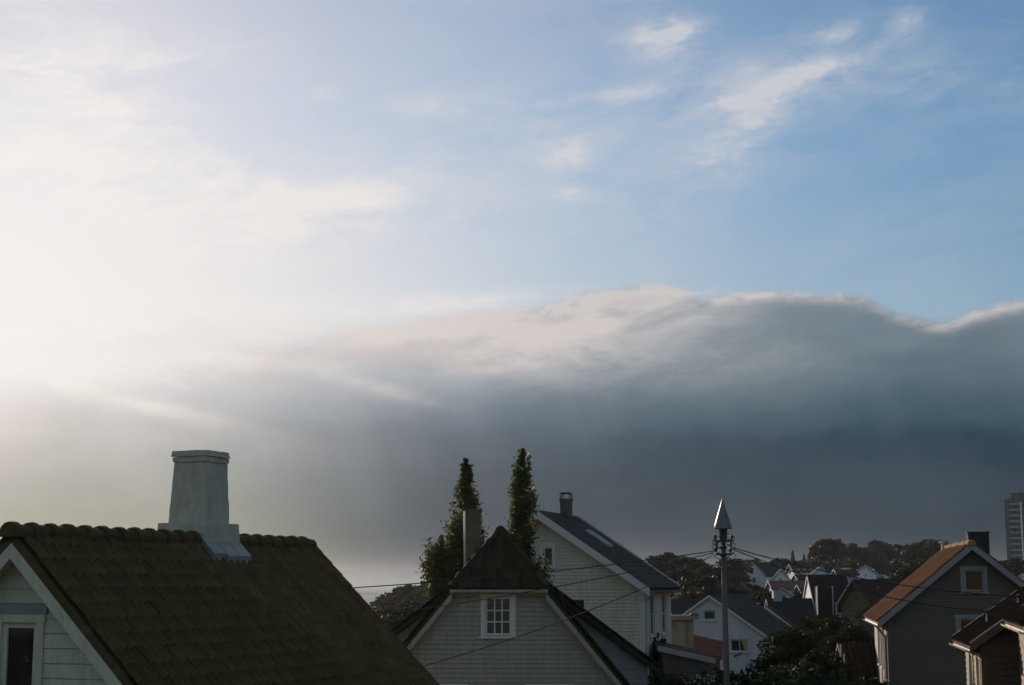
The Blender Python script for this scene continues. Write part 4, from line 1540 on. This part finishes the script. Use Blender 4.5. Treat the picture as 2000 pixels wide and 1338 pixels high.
def far_houses():
    far_house('far_white_house', 'far white house with a tall blank gable at the left of the hillside houses', 1470, 1098, 265, 52, 5.4, 5.0, 38, 1135,
              right=[(1.5, 3.9, .8, 1.0), (3.6, 3.9, .8, 1.0)], front=[(0, 4.0, .8, 1.0)])
    far_house('far_white_house', 'far steep white gable with one small attic window in the middle of the hillside houses', 1525, 1111, 250, 8, 4.6, 5.0, 48, 1150,
              front=[(-.1, 4.6, .6, .7), (-1.2, 3.0, .7, .9), (.6, 3.0, 1.1, 1.0)])
    far_house('far_white_house', 'far long white house with a row of upper windows behind the steep white gable', 1541, 1102, 285, 80, 3.4, 5.6, 34, 1140,
              right=[(.8, 4.9, .6, .9), (2.0, 4.9, .6, .9), (3.3, 4.9, .6, .9), (4.6, 4.9, .6, .9)])
    far_house('far_white_house', 'far low white house under the row of windows, right of the steep gable', 1551, 1122, 240, 82, 2.6, 3.0, 26, 1152, right=[(.8, 3.0, .5, .9), (1.7, 3.0, .5, .9)])
    far_house('far_red_roofed_house', 'far house with a long dull red roof below the steep white gable', 1500, 1134, 205, 86, 3.0, 4.4, 30, 1168, roof='roof_far_red', right=[(.8, 3.0, .6, .8), (2.0, 3.0, .6, .9), (3.4, 3.0, .6, .9)])
    far_house('far_grey_house', 'far grey house with two windows at the right of the red roofed house', 1556, 1142, 200, 80, 2.6, 2.2, 32, 1168, wall='far_grey', roof='roof_far_red', right=[(.6, 2.8, .5, .6), (1.5, 2.8, .5, .6)])
    far_house('far_white_house', 'far white gable with a dark doorway, just under the wires', 1603, 1107, 255, 6, 3.8, 5.0, 38, 1130, front=[(.2, 3.6, .9, 1.2)])
    far_house('far_white_house', 'far white gabled house with two dark windows at the right end of the hillside', 1690, 1103, 270, 14, 4.6, 4.0, 36, 1126, front=[(-.9, 3.6, .7, 1.0), (.8, 3.6, .7, 1.0), (0, 4.9, .4, .6)], right=[(1.0, 3.6, .6, .7), (2.8, 3.6, .6, .7)])
    far_house('far_white_house', 'far long white wing stretching right from the gable at the right end of the hillside', 1706, 1111, 274, 84, 2.4, 4.6, 26, 1128, right=[(.7, 4.0, .5, .6), (1.8, 4.0, .5, .6), (3.0, 4.0, .5, .6), (4.0, 4.0, .5, .6)])
    far_house('far_grey_house', 'far dull grey house between the two white gables under the wires', 1628, 1112, 262, 82, 2.6, 3.4, 28, 1130, wall='far_grey', right=[(.9, 3.8, .6, .8), (2.3, 3.8, .6, .8)])
    far_house('far_white_house', 'tiny far white gable between the blank gable and the steep gable', 1500, 1106, 300, 4, 3.0, 4.0, 40, 1128, front=[(0, 4.4, .6, .8)])
    far_house('far_white_house', 'tiny far white gable peeping over the long white house roof', 1573, 1108, 310, 10, 3.2, 4.0, 40, 1128, front=[(-.4, 4.4, .5, .8), (.5, 4.4, .5, .8)])
    far_house('far_white_house', 'tiny far white gable left of the gable at the right end of the hillside', 1660, 1109, 300, -6, 3.0, 4.0, 38, 1128, front=[(0, 4.2, .6, .8)])
    far_house('far_white_house', 'small far white cottage low down between the red roof and the dark bayed house', 1528, 1148, 190, 10, 2.0, 3.0, 36, 1170, front=[(-.3, 3.0, .4, .6), (.4, 3.0, .4, .6)])
    far_house('far_white_house', 'small far white gable with three dark windows, left of the white gable house', 1326, 1158, 165, 22, 3.6, 5.0, 35, 1190, front=[(-.6, 1.25, .35, .5), (-.1, 1.25, .35, .5), (.45, 1.25, .35, .5)])
    far_house('far_grey_house', 'tiny far grey gable among the trees left of the pole', 1372, 1133, 210, 24, 2.8, 4.5, 44, 1155, wall='far_grey', front=[(0, 2.0, .5, .6)])
    far_house('far_brown_house', 'far brown roof among the trees left of the small far white gable', 1300, 1170, 140, 80, 4.0, 4.0, 34, 1200, wall='brown_wall', right=[(1.2, 1.2, .6, .7)])
    far_house('far_brown_house', 'low far brown house below the brick stack, seen past the mossy roof', 836, 1172, 119, 66, 3.4, 4.0, 36, 1200, wall='brown_wall', right=[(2.0, 2.0, .8, 1.0)])
    # its chimney: dark block with lit side
    p, q = at(829, 1135, 118), at(829, 1178, 118)
    r = empty('brick_stack', 'dark brick stack with one sunlit edge left of the poplars', 'chimney', Vector((p.x, 118, gh(p.x, 118))))
    g = r.location.z
    MB().frustum(0, 0, 0, p.z - g - .1, .62, .62, .54, .54).build('shaft', 'brick', r)
    MB().box(-.31, .31, -.31, .31, p.z - g - .1, p.z - g).build('cap', 'soot', r)


far_houses()


# ------------------------------------------------------------------ tower block
def tower():
    Y = 640.0
    a = at(1961, 970, Y)
    gz = gh(a.x, Y) - 1
    r = empty('tower_block', 'tall concrete tower block with stacked balconies at the right edge', 'tower', Vector((a.x, Y, gz)), 19)
    H = a.z - gz
    px = Y / 3036.0
    x0, x1, x2, x3 = 0.0, 1.7, 6.0, 17.0
    MB().box(x0, x1, 0, 12, 0, H - 1.2).build('stair_wall', 'concrete', r)
    core = MB().box(x1 + .01, x3, 1.6, 12, 0, H - .8).build('recess_wall', 'tower_dark', r)
    MB().box(x2 + .05, x2 + .75, -.45, 1.58, 0, H - 2.2).build('fin_wall', 'far_white', r)
    fl = 2.34
    n = int(H / fl)
    for k in range(n):
        z = k * fl + (H - 1.2 - n * fl)
        b = MB().box(x1 + .02, x2, -.1, 1.58, z, z + .2).build('balcony', 'concrete', r)
        MB().box(x1 + .05, x2 - .02, -.22, -.11, z - .05, z + .80).build('balcony_front', 'trim_tan', b)
        MB().box(x2 + .8, x3, .9, 1.58, z, z + 1.15).build('facade_band', 'tower_panel', r)
        for j in range(4):
            u = x2 + 1.0 + j * 2.5
            w = MB().box(u, u + 1.9, 1.50, 1.56, z + 1.22, z + 2.25).build('window', 'tower_panel', r)
            MB().box(u + .1, u + 1.8, 1.46, 1.49, z + 1.3, z + 2.2).build('pane', 'glass', w)
        for j in range(2):
            u = x1 + .4 + j * 2.0
            w = MB().box(u, u + 1.5, 1.52, 1.58, z + .25, z + 2.1).build('balcony_door', 'far_grey', r)
            MB().box(u + .1, u + 1.4, 1.48, 1.51, z + .4, z + 2.0).build('pane', 'glass', w)
    MB().box(x1 + 1.2, x3, 3, 9, H - .8, H + 1.6).build('roof_house', 'tower_dark', r)
    for u in (3.5, 5.5):
        MB().tube([(u, 4, H + 1.6), (u, 4, H + 3.2)], .12, 6).build('antenna', 'black_metal', r)


tower()


# ------------------------------------------------------------------ trees
def leaf_mesh(name, c, size, mat, rng, flat=.55, elong=1.5):
    """One rhombic leaf, slightly folded, at each centre."""
    n = len(c)
    a = rng.normal(size=(n, 3))
    a[:, 2] *= .7
    a /= np.linalg.norm(a, axis=1, keepdims=True)
    b = rng.normal(size=(n, 3))
    b -= (b * a).sum(1, keepdims=True) * a
    b /= np.linalg.norm(b, axis=1, keepdims=True)
    k = np.cross(a, b)
    s = (size * rng.uniform(.45, 1.5, n))[:, None]
    v = np.empty((n, 4, 3))
    v[:, 0] = c - a * s * elong * .5
    v[:, 1] = c + b * s * .5 * flat * 1.3 + k * s * .12
    v[:, 2] = c + a * s * elong * .5
    v[:, 3] = c - b * s * .5 * flat * 1.3 + k * s * .12
    me = bpy.data.meshes.new(name)
    me.vertices.add(n * 4)
    me.vertices.foreach_set('co', v.ravel())
    me.loops.add(n * 4)
    me.loops.foreach_set('vertex_index', np.arange(n * 4, dtype=np.int32))
    me.polygons.add(n)
    me.polygons.foreach_set('loop_start', np.arange(0, n * 4, 4, dtype=np.int32))
    me.materials.append(M[mat])
    me.update(calc_edges=True)
    return me


def lobes(rng, n, cx, lob, H, rx, z0, shell=.45, squash=.8, top=1.0):
    """Leaf centres on uneven clumps spread through an ovoid crown. Returns centres and clump centres."""
    cc = []
    while len(cc) < lob:
        p = rng.uniform(-1, 1, 3)
        q = np.linalg.norm(p)
        if .25 < q < 1:
            cc.append(p)
    cc = np.array(cc)
    cc[:, 0] *= rx * .78
    cc[:, 1] *= rx * .78
    zz = (cc[:, 2] * .5 + .5)
    cc[:, 2] = z0 + zz * (H - z0) * .92
    cc[:, :2] *= (1 - .45 * zz ** 2 * top)[:, None]
    lr = rng.uniform(.22, .46, lob) * rx
    w = lr ** 2
    idx = rng.choice(lob, n, p=w / w.sum())
    d = rng.normal(size=(n, 3))
    d /= np.linalg.norm(d, axis=1, keepdims=True)
    d[:, 2] = np.abs(d[:, 2]) * .9 + d[:, 2] * .1 * 0 - .25
    rr = lr[idx] * (shell + (1.15 - shell) * rng.uniform(0, 1, n) ** .6)
    p = cc[idx] + d * rr[:, None] * np.array([1, 1, squash])
    return p, cc


def wood(rng, cc, z_top, r0, lean=0.0, nb=9):
    mb = MB()
    tr = [(lean * (k / 5) ** 2 + rng.normal() * r0 * .25, rng.normal() * r0 * .25, z_top * k / 5) for k in range(6)]
    mb.tube(tr, [r0 * (1.25 - .2 * k) for k in range(6)], 8)
    order = np.argsort(-np.linalg.norm(cc, axis=1))[:nb * 2]
    for i in order[::2][:nb]:
        t = cc[i]
        k = int(np.clip(t[2] / z_top * 3, 1, 4))
        a = Vector(tr[k])
        b = Vector(t)
        m = (a + b) / 2 + Vector((0, 0, .10 * (b - a).length))
        mb.tube([a, m, b], [r0 * .42, r0 * .28, r0 * .10], 6)
    return mb


def tree_meshes(kind, seed):
    rng = np.random.default_rng(seed)
    if kind == 'broad':
        H, rx = 7.0, 2.7
        p, cc = lobes(rng, 2600, None, 26, H, rx, 1.6)
        return leaf_mesh('crown', p, .34, 'leaf_far', rng), wood(rng, cc, 4.8, .20).mesh('trunk', 'bark')
    if kind == 'round':
        H, rx = 6.0, 3.2
        p, cc = lobes(rng, 2800, None, 34, H, rx, 1.2, top=.7)
        return leaf_mesh('crown', p, .34, 'leaf_olive', rng), wood(rng, cc, 4.0, .22).mesh('trunk', 'bark')
    if kind == 'conifer':
        H = 9.0
        n = 3000
        t = rng.uniform(0, 1, n) ** .75
        tier = np.floor(t * 13) / 13
        ang = rng.uniform(0, 2 * np.pi, n)
        lobe = .75 + .25 * np.sin(ang * 5 + tier * 40)
        rad = (1 - t) * 1.9 * lobe * np.sqrt(rng.uniform(.1, 1, n)) + .05
        z = 1.0 + t * (H - 1.0) - rad * .25
        p = np.stack([rad * np.cos(ang), rad * np.sin(ang), z], 1)
        mb = MB().tube([(0, 0, 0), (0, 0, H * .5), (0, 0, H * .97)], [.18, .10, .02], 7)
        return leaf_mesh('crown', p, .30, 'needle', rng, flat=.35, elong=1.8), mb.mesh('trunk', 'bark')
    if kind == 'shrub':
        H, rx = 2.0, 1.4
        p, cc = lobes(rng, 2600, None, 22, H, rx, .25, top=.5)
        return leaf_mesh('crown', p, .12, 'leaf_dark', rng), wood(rng, cc, 1.3, .05, nb=6).mesh('trunk', 'bark')
    if kind == 'garden':
        H, rx = 5.0, 2.2
        p, cc = lobes(rng, 9000, None, 36, H, rx, .8, top=.6)
        return leaf_mesh('crown', p, .13, 'leaf_dark', rng), wood(rng, cc, 3.4, .12, nb=12).mesh('trunk', 'bark')


BANKS = {k: [tree_meshes(k, s) for s in seeds] for k, seeds in
         {'broad': (1, 2, 3), 'round': (4, 5), 'conifer': (6, 7), 'shrub': (8, 9), 'garden': (10, 11, 12)}.items()}
NATURAL = {'broad': 7.0, 'round': 6.0, 'conifer': 9.0, 'shrub': 2.0, 'garden': 5.0}
TR = random.Random(21)


def plant(kind, name, label, px, top_py, Y, wide=1.0, group=None, cat='tree', variant=None, sink=0.0):
    """A tree whose top shows at (px, top_py) at distance Y; it grows from the ground there."""
    p = at(px, top_py, Y)
    g = gh(p.x, Y) - .05 - sink
    h = max(.8, p.z - g)
    sc = h / NATURAL[kind] * .97
    r = empty(name, label, cat, (p.x, Y, g), TR.uniform(0, 360), group)
    crown, trunk = (BANKS[kind][variant] if variant is not None else TR.choice(BANKS[kind]))
    r.scale = (sc * wide, sc * wide, sc)
    link('crown', crown, r)
    link('trunk', trunk, r)
    PLANTED.append((px, r))
    return r


PLANTED = []
ORD = ['first', 'second', 'third', 'fourth', 'fifth', 'sixth', 'seventh', 'eighth', 'ninth', 'tenth', 'eleventh', 'twelfth', 'thirteenth', 'fourteenth', 'fifteenth', 'sixteenth', 'seventeenth', 'eighteenth', 'nineteenth', 'twentieth',
       'twenty-first', 'twenty-second', 'twenty-third', 'twenty-fourth', 'twenty-fifth', 'twenty-sixth', 'twenty-seventh']


def single_out():
    """Each tree of a group is named by its place in the row, counted from the left."""
    rows = {}
    for px, r in PLANTED:
        rows.setdefault(r['label'], []).append((px, r))
    for lab, rr in rows.items():
        if len(rr) > 1:
            rr.sort(key=lambda q: q[0])
            for k, (_, r) in enumerate(rr):
                r['label'] = lab + ', ' + ORD[k] + ' from the left'


def poplars():
    def poplar(px, top, Y, prof, label, seed, n, side=None):
        rng = np.random.default_rng(seed)
        p = at(px, top, Y)
        g = gh(p.x, Y)
        H = p.z - g
        r = empty('poplar_tree', label, 'tree', (p.x, Y, g))
        s = Y * 1.0 / 3036.0
        ys = np.array([q[0] for q in prof])
        ls = np.array([q[1] for q in prof]) * s
        rs = np.array([q[2] for q in prof]) * s
        zs = np.array([at(px, q, Y).z - g for q in ys])
        o = np.argsort(zs)
        zs, ls, rs = zs[o], ls[o], rs[o]
        # upright branchlets in tufts
        nt = 260
        wgt = (ls + rs)
        tz = rng.uniform(zs[0] - 1.5, H - .30, nt * 4)
        keep = rng.uniform(0, 1, len(tz)) < (np.interp(tz, zs, wgt) / wgt.max() * .8 + .2)
        tz = tz[keep][:nt]
        ang = rng.uniform(0, 2 * np.pi, len(tz))
        q = np.sqrt(rng.uniform(.05, 1, len(tz)))
        hw = np.where(np.cos(ang) < 0, np.interp(tz, zs, ls), np.interp(tz, zs, rs))
        dep = (np.interp(tz, zs, ls) + np.interp(tz, zs, rs)) / 2
        q = np.where(rng.uniform(size=len(tz)) < .16, q * 1.35, q)
        tx, ty = np.cos(ang) * q * hw * 1.0, np.sin(ang) * q * dep * 1.0
        idx = rng.integers(0, len(tz), n)
        c = np.stack([tx[idx], ty[idx], tz[idx]], 1)
        sp = .012 + .22 * np.minimum(dep[idx], .5)
        c += rng.normal(size=(n, 3)) * np.stack([sp, sp, sp * 1.5 + .06], 1)
        tip = int(n * .03)
        c[:tip] = np.stack([rng.normal(size=tip) * .028, rng.normal(size=tip) * .028, H - np.abs(rng.normal(size=tip)) * .5], 1)
        c = c[c[:, 2] < H]
        n = len(c)
        me = leaf_mesh('crown', c, .078, 'leaf_poplar', rng, flat=.75, elong=1.15)
        link('crown', me, r)
        mb = MB().tube([(0, 0, 0), (0.02, 0, H * .5), (0, 0, H * .97)], [.13, .07, .012], 8)
        for k in range(26):
            z = rng.uniform(H * .25, H * .85)
            i = int(np.argmin(np.abs(tz - z - .6)))
            mb.tube([(0, 0, z), ((tx[i]) * .6, ty[i] * .6, z + .3), (tx[i], ty[i], max(z + .35, tz[i]))], [.03, .02, .006], 5)
        mb.build('trunk', 'bark', r)
    poplar(910, 896, 50.5, [(896, 3, 3), (915, 8, 9), (935, 11, 10), (950, 10, 11), (965, 18, 17), (990, 21, 22), (1010, 28, 24), (1050, 32, 28), (1090, 36, 30), (1140, 40, 30), (1250, 40, 30)],
           'slender poplar with a leafy point, left of two, rising behind the tall chimney', 31, 17000)
    poplar(1021, 877, 49.5, [(877, 3, 3), (892, 8, 10), (915, 14, 16), (940, 21, 20), (970, 22, 26), (1000, 23, 22), (1040, 22, 21), (1075, 24, 26), (1100, 22, 36), (1130, 26, 44), (1250, 30, 40)],
           'taller columnar poplar, right of two, against the pale slate roofed house', 32, 22000)
    # bushy tree at the foot of the left poplar
    poplar(862, 1046, 51.5, [(1046, 6, 6), (1065, 20, 18), (1090, 28, 30), (1115, 27, 34), (1140, 18, 34), (1180, 14, 30), (1250, 12, 20)],
           'bushy broad tree at the foot of the left poplar', 33, 16000)


poplars()


def woods():
    # wooded skyline behind the hillside houses
    rnd = random.Random(5)
    lab = 'broadleaf tree on the wooded skyline behind the far white houses'
    lab2 = 'pointed conifer on the wooded skyline behind the far houses'
    sky = [(1440, 1106), (1470, 1100), (1500, 1098), (1530, 1090), (1548, 1075), (1570, 1082), (1598, 1058), (1618, 1051), (1640, 1053), (1665, 1056), (1690, 1060), (1712, 1056), (1735, 1061),
           (1760, 1056), (1782, 1052), (1805, 1051), (1825, 1055), (1846, 1062), (1868, 1072), (1890, 1080), (1940, 1088), (1965, 1092), (1985, 1088), (2010, 1080), (2040, 1076)]
    for i, (px, py) in enumerate(sky):
        con = px in (1548, 1570, 1640)
        plant('conifer' if con else rnd.choice(['broad', 'broad', 'round']), 'conifer_tree' if con else 'woodland_tree', lab2 if con else lab, px, py + rnd.uniform(-3, 3), rnd.uniform(400, 470), wide=1.1 if con else rnd.uniform(.85, 1.15), group='woodland trees on the far skyline')
    for i in range(26):
        px = 1425 + i * 22 + rnd.uniform(-8, 8)
        plant(rnd.choice(['broad', 'round', 'round']), 'woodland_tree', 'lower broadleaf tree of the wood just above the far houses', px, 1094 + rnd.uniform(-8, 8), rnd.uniform(330, 380), wide=rnd.uniform(.9, 1.3), group='woodland trees above the far houses')
    # rounded wood left of the pole
    for px, py, Y in ((1262, 1092, 270), (1285, 1083, 280), (1310, 1073, 290), (1335, 1076, 285), (1358, 1086, 270), (1380, 1098, 260), (1300, 1105, 225), (1335, 1108, 220), (1365, 1115, 210), (1275, 1120, 200), (1402, 1108, 250), (1425, 1088, 260), (1445, 1098, 270)):
        plant('round' if px % 2 else 'broad', 'woodland_tree', 'rounded tree of the wood left of the pole', px, py, Y, wide=rnd.uniform(.95, 1.25), group='woodland trees left of the pole')
    # trees and bushes among the far houses
    for px, py, Y in ((1300, 1140, 170), (1322, 1132, 190), (1352, 1140, 160), (1408, 1128, 180), (1430, 1130, 180), (1450, 1135, 185), (1468, 1140, 190), (1484, 1138, 215), (1498, 1152, 170), (1452, 1150, 150),
                      (1590, 1132, 200), (1616, 1130, 215), (1640, 1130, 200), (1668, 1130, 190), (1700, 1132, 190), (1722, 1130, 180), (1745, 1116, 200), (1765, 1104, 210), (1790, 1092, 210)):
        plant(rnd.choice(['broad', 'round']), 'garden_tree', 'small dark tree between the houses on the far slope', px, py, Y, wide=rnd.uniform(.8, 1.2), group='trees between the far houses')
    # low wood on the shore, seen past the mossy roof
    for px, py, Y in ((766, 1152, 285), (775, 1147, 270), (790, 1143, 265), (806, 1141, 260), (822, 1140, 255), (840, 1142, 250), (858, 1146, 245), (768, 1170, 220), (780, 1166, 215), (805, 1162, 205), (770, 1184, 170), (800, 1182, 160), (830, 1166, 190),
                      (755, 1200, 150), (775, 1202, 130), (758, 1186, 200)):
        plant(rnd.choice(['broad', 'round', 'round']), 'shore_tree', 'brownish tree of the shore wood past the mossy roof', px, py, Y, wide=rnd.uniform(.95, 1.3), group='shore trees beyond the mossy roof')
    # near garden trees at right
    for px, py, Y, w, lb in ((1545, 1206, 70, .9, 'dark garden tree right of the white gable house, leftmost of the dense thicket'), (1590, 1192, 74, .9, 'tallest dark garden tree of the thicket, in front of the white recess'),
                             (1630, 1192, 72, .9, 'dark garden tree of the thicket left of the orange roofed house'), (1668, 1206, 68, .8, 'dark garden tree nearest the orange roofed house wall'),
                             (1530, 1250, 60, .85, 'low dark bushy tree at the front of the thicket, beside the hedge'), (1600, 1252, 58, .95, 'wide dark bushy tree at the front middle of the thicket'), (1690, 1225, 72, .7, 'narrow dark tree between the thicket and the orange roofed house')):
        plant('garden', 'garden_tree', lb, px, py, Y, wide=w)
    # hedge shrubs along the foot of the picture
    for i, (px, py, Y) in enumerate(((1436, 1302, 52), (1462, 1296, 52), (1488, 1294, 53), (1512, 1300, 52), (1540, 1290, 54), (1575, 1296, 52), (1610, 1300, 50), (1645, 1314, 50), (1675, 1322, 50), (1705, 1318, 50))):
        plant('shrub', 'hedge_shrub', 'leafy dark hedge shrub at the bottom edge right of the pole', px, py, Y, wide=1.0, group='hedge shrubs right of the pole', cat='shrub')
    for i, (px, py, Y) in enumerate(((1300, 1318, 50), (1328, 1310, 50), (1356, 1306, 50), (1386, 1312, 50))):
        plant('shrub', 'hedge_shrub', 'dark shrub at the bottom edge below the dark shed', px, py, Y, wide=.9, group='hedge shrubs in front of the dark shed', cat='shrub')
    plant('shrub', 'wall_shrub', 'dark climbing shrub against the corner of the pale slate roofed house', 1282, 1213, 58, wide=.34, cat='shrub')
    # white blossoms scattered over the front shrubs
    rng = np.random.default_rng(3)
    for x0, x1, y0, y1, Y, n, lb in ((1325, 1400, 1318, 1338, 48.6, 70, 'white blossoms dotted over the shrubs in front of the dark shed'), (1425, 1560, 1300, 1338, 50.6, 60, 'pale blossoms dotted over the hedge right of the pole')):
        pts = np.array([tuple(at(rng.uniform(x0, x1), rng.uniform(y0, y1), Y + rng.uniform(-.5, .3))) for _ in range(n)])
        c = pts.mean(0)
        o = link('blossoms', leaf_mesh('blossoms', pts - c, .055, 'petal', rng, flat=.9, elong=1.0), kind='stuff', loc=tuple(c))
        o['label'], o['category'] = lb, 'blossom'


woods()
single_out()


# ------------------------------------------------------------------ the pole with its cone and the wires
POLE_Y = 38.0
PB = at(1412, 1033, POLE_Y)


def pole():
    g = gh(PB.x, POLE_Y)
    r = empty('utility_pole', 'grey wire pole topped by a shiny metal cone with black clamps and insulators below it', 'pole', (PB.x, POLE_Y, g))
    z = PB.z - g                                # underside of the cone
    MB().tube([(.03, 0, 0), (.015, 0, z * .5), (0, 0, z - .05)], [.084, .075, .060], 16).build('post', 'pole', r, smooth=True)
    top = at(1412, 973, POLE_Y).z - g
    c = MB().lathe([(.001, top), (.012, top - .03), (.232, z + .012), (.236, z), (.21, z + .01), (.02, z + .25)], 48).build('cone_cap', 'zinc', r, smooth=True)
    k = MB()
    k.beam((.012 * .8, -.010, top - .03), (.236 * .6, -.236 * .8, z + .01), .012, .008)
    k.build('cone_seam', 'zinc', c)
    MB().lathe([(.066, z - .25), (.10, z - .24), (.105, z + .01), (.066, z + .015)], 14).build('head_block', 'black_metal', r)
    # crossarms with clamps and insulators
    for zz, w in ((z - .30, .23), (z - .62, .20)):
        MB().beam((-w, -.06, zz), (w, -.06, zz), .05, .045).build('crossarm', 'black_metal', r)
    MB().beam((-.02, -.16, z - .42), (-.02, .2, z - .42), .05, .045).build('crossarm', 'black_metal', r)
    for sx, zz, ww in ((-1, z - .22, .2), (1, z - .22, .2), (-1, z - .40, .17), (1, z - .40, .18), (-1, z - .52, .19), (1, z - .54, .17)):
        b = MB().lathe([(.001, zz + .075), (.03, zz + .07), (.045, zz + .04), (.028, zz + .03), (.045, zz), (.028, zz - .01), (.02, zz - .05)], 10, (sx * ww, -.06)).build('insulator', 'ceramic', r)
    rnd = random.Random(3)
    for k in range(7):
        sx = -1 if k % 2 else 1
        z0 = z - .1 - .07 * k
        pts = []
        for i in range(9):
            t = i / 8
            pts.append((sx * (.09 + .19 * math.sin(math.pi * t) * rnd.uniform(.85, 1.1)), -.07 - .03 * math.sin(math.pi * t), z0 - t * .30))
        MB().tube(pts, .009, 6).build('jumper_wire', 'cable', r)
    for zz in (z - .28, z - .46, z - .64):
        MB().lathe([(.075, zz - .03), (.09, zz - .028), (.09, zz + .028), (.075, zz + .03)], 14).build('clamp_band', 'black_metal', r)


pole()


def wire(a, b, sag, rad, label):
    c = (a + b) / 2
    pts = []
    n = 40
    for i in range(n + 1):
        t = i / n
        p = a.lerp(b, t)
        p.z -= sag * 4 * t * (1 - t)
        pts.append(p - c)
    o = MB().tube(pts, rad, 6).build('overhead_wire', 'cable', smooth=True)
    o.location = c
    tag(o, label, 'wire')


wire(at(1396, 1076, 37.95), at(640, 1151, 34.6), .10, .013, 'highest wire running left from the pole past the hip roof to the mossy roof')
wire(at(1392, 1080, 37.95), at(700, 1206, 33.4), .12, .012, 'middle wire sloping left from the pole across the window of the grey house')
wire(at(1390, 1086, 37.95), at(770, 1316, 31.0), .20, .012, 'lowest and steepest wire running left from the pole to the eaves of the mossy roof')
wire(at(1432, 1070, 37.95), MAST_B, .22, .013, 'upper wire running right from the pole over the orange roof')
wire(at(1432, 1073, 37.95), MAST_A, .26, .013, 'lower wire running right from the pole to the left mast on the brown roof')

build_haze()
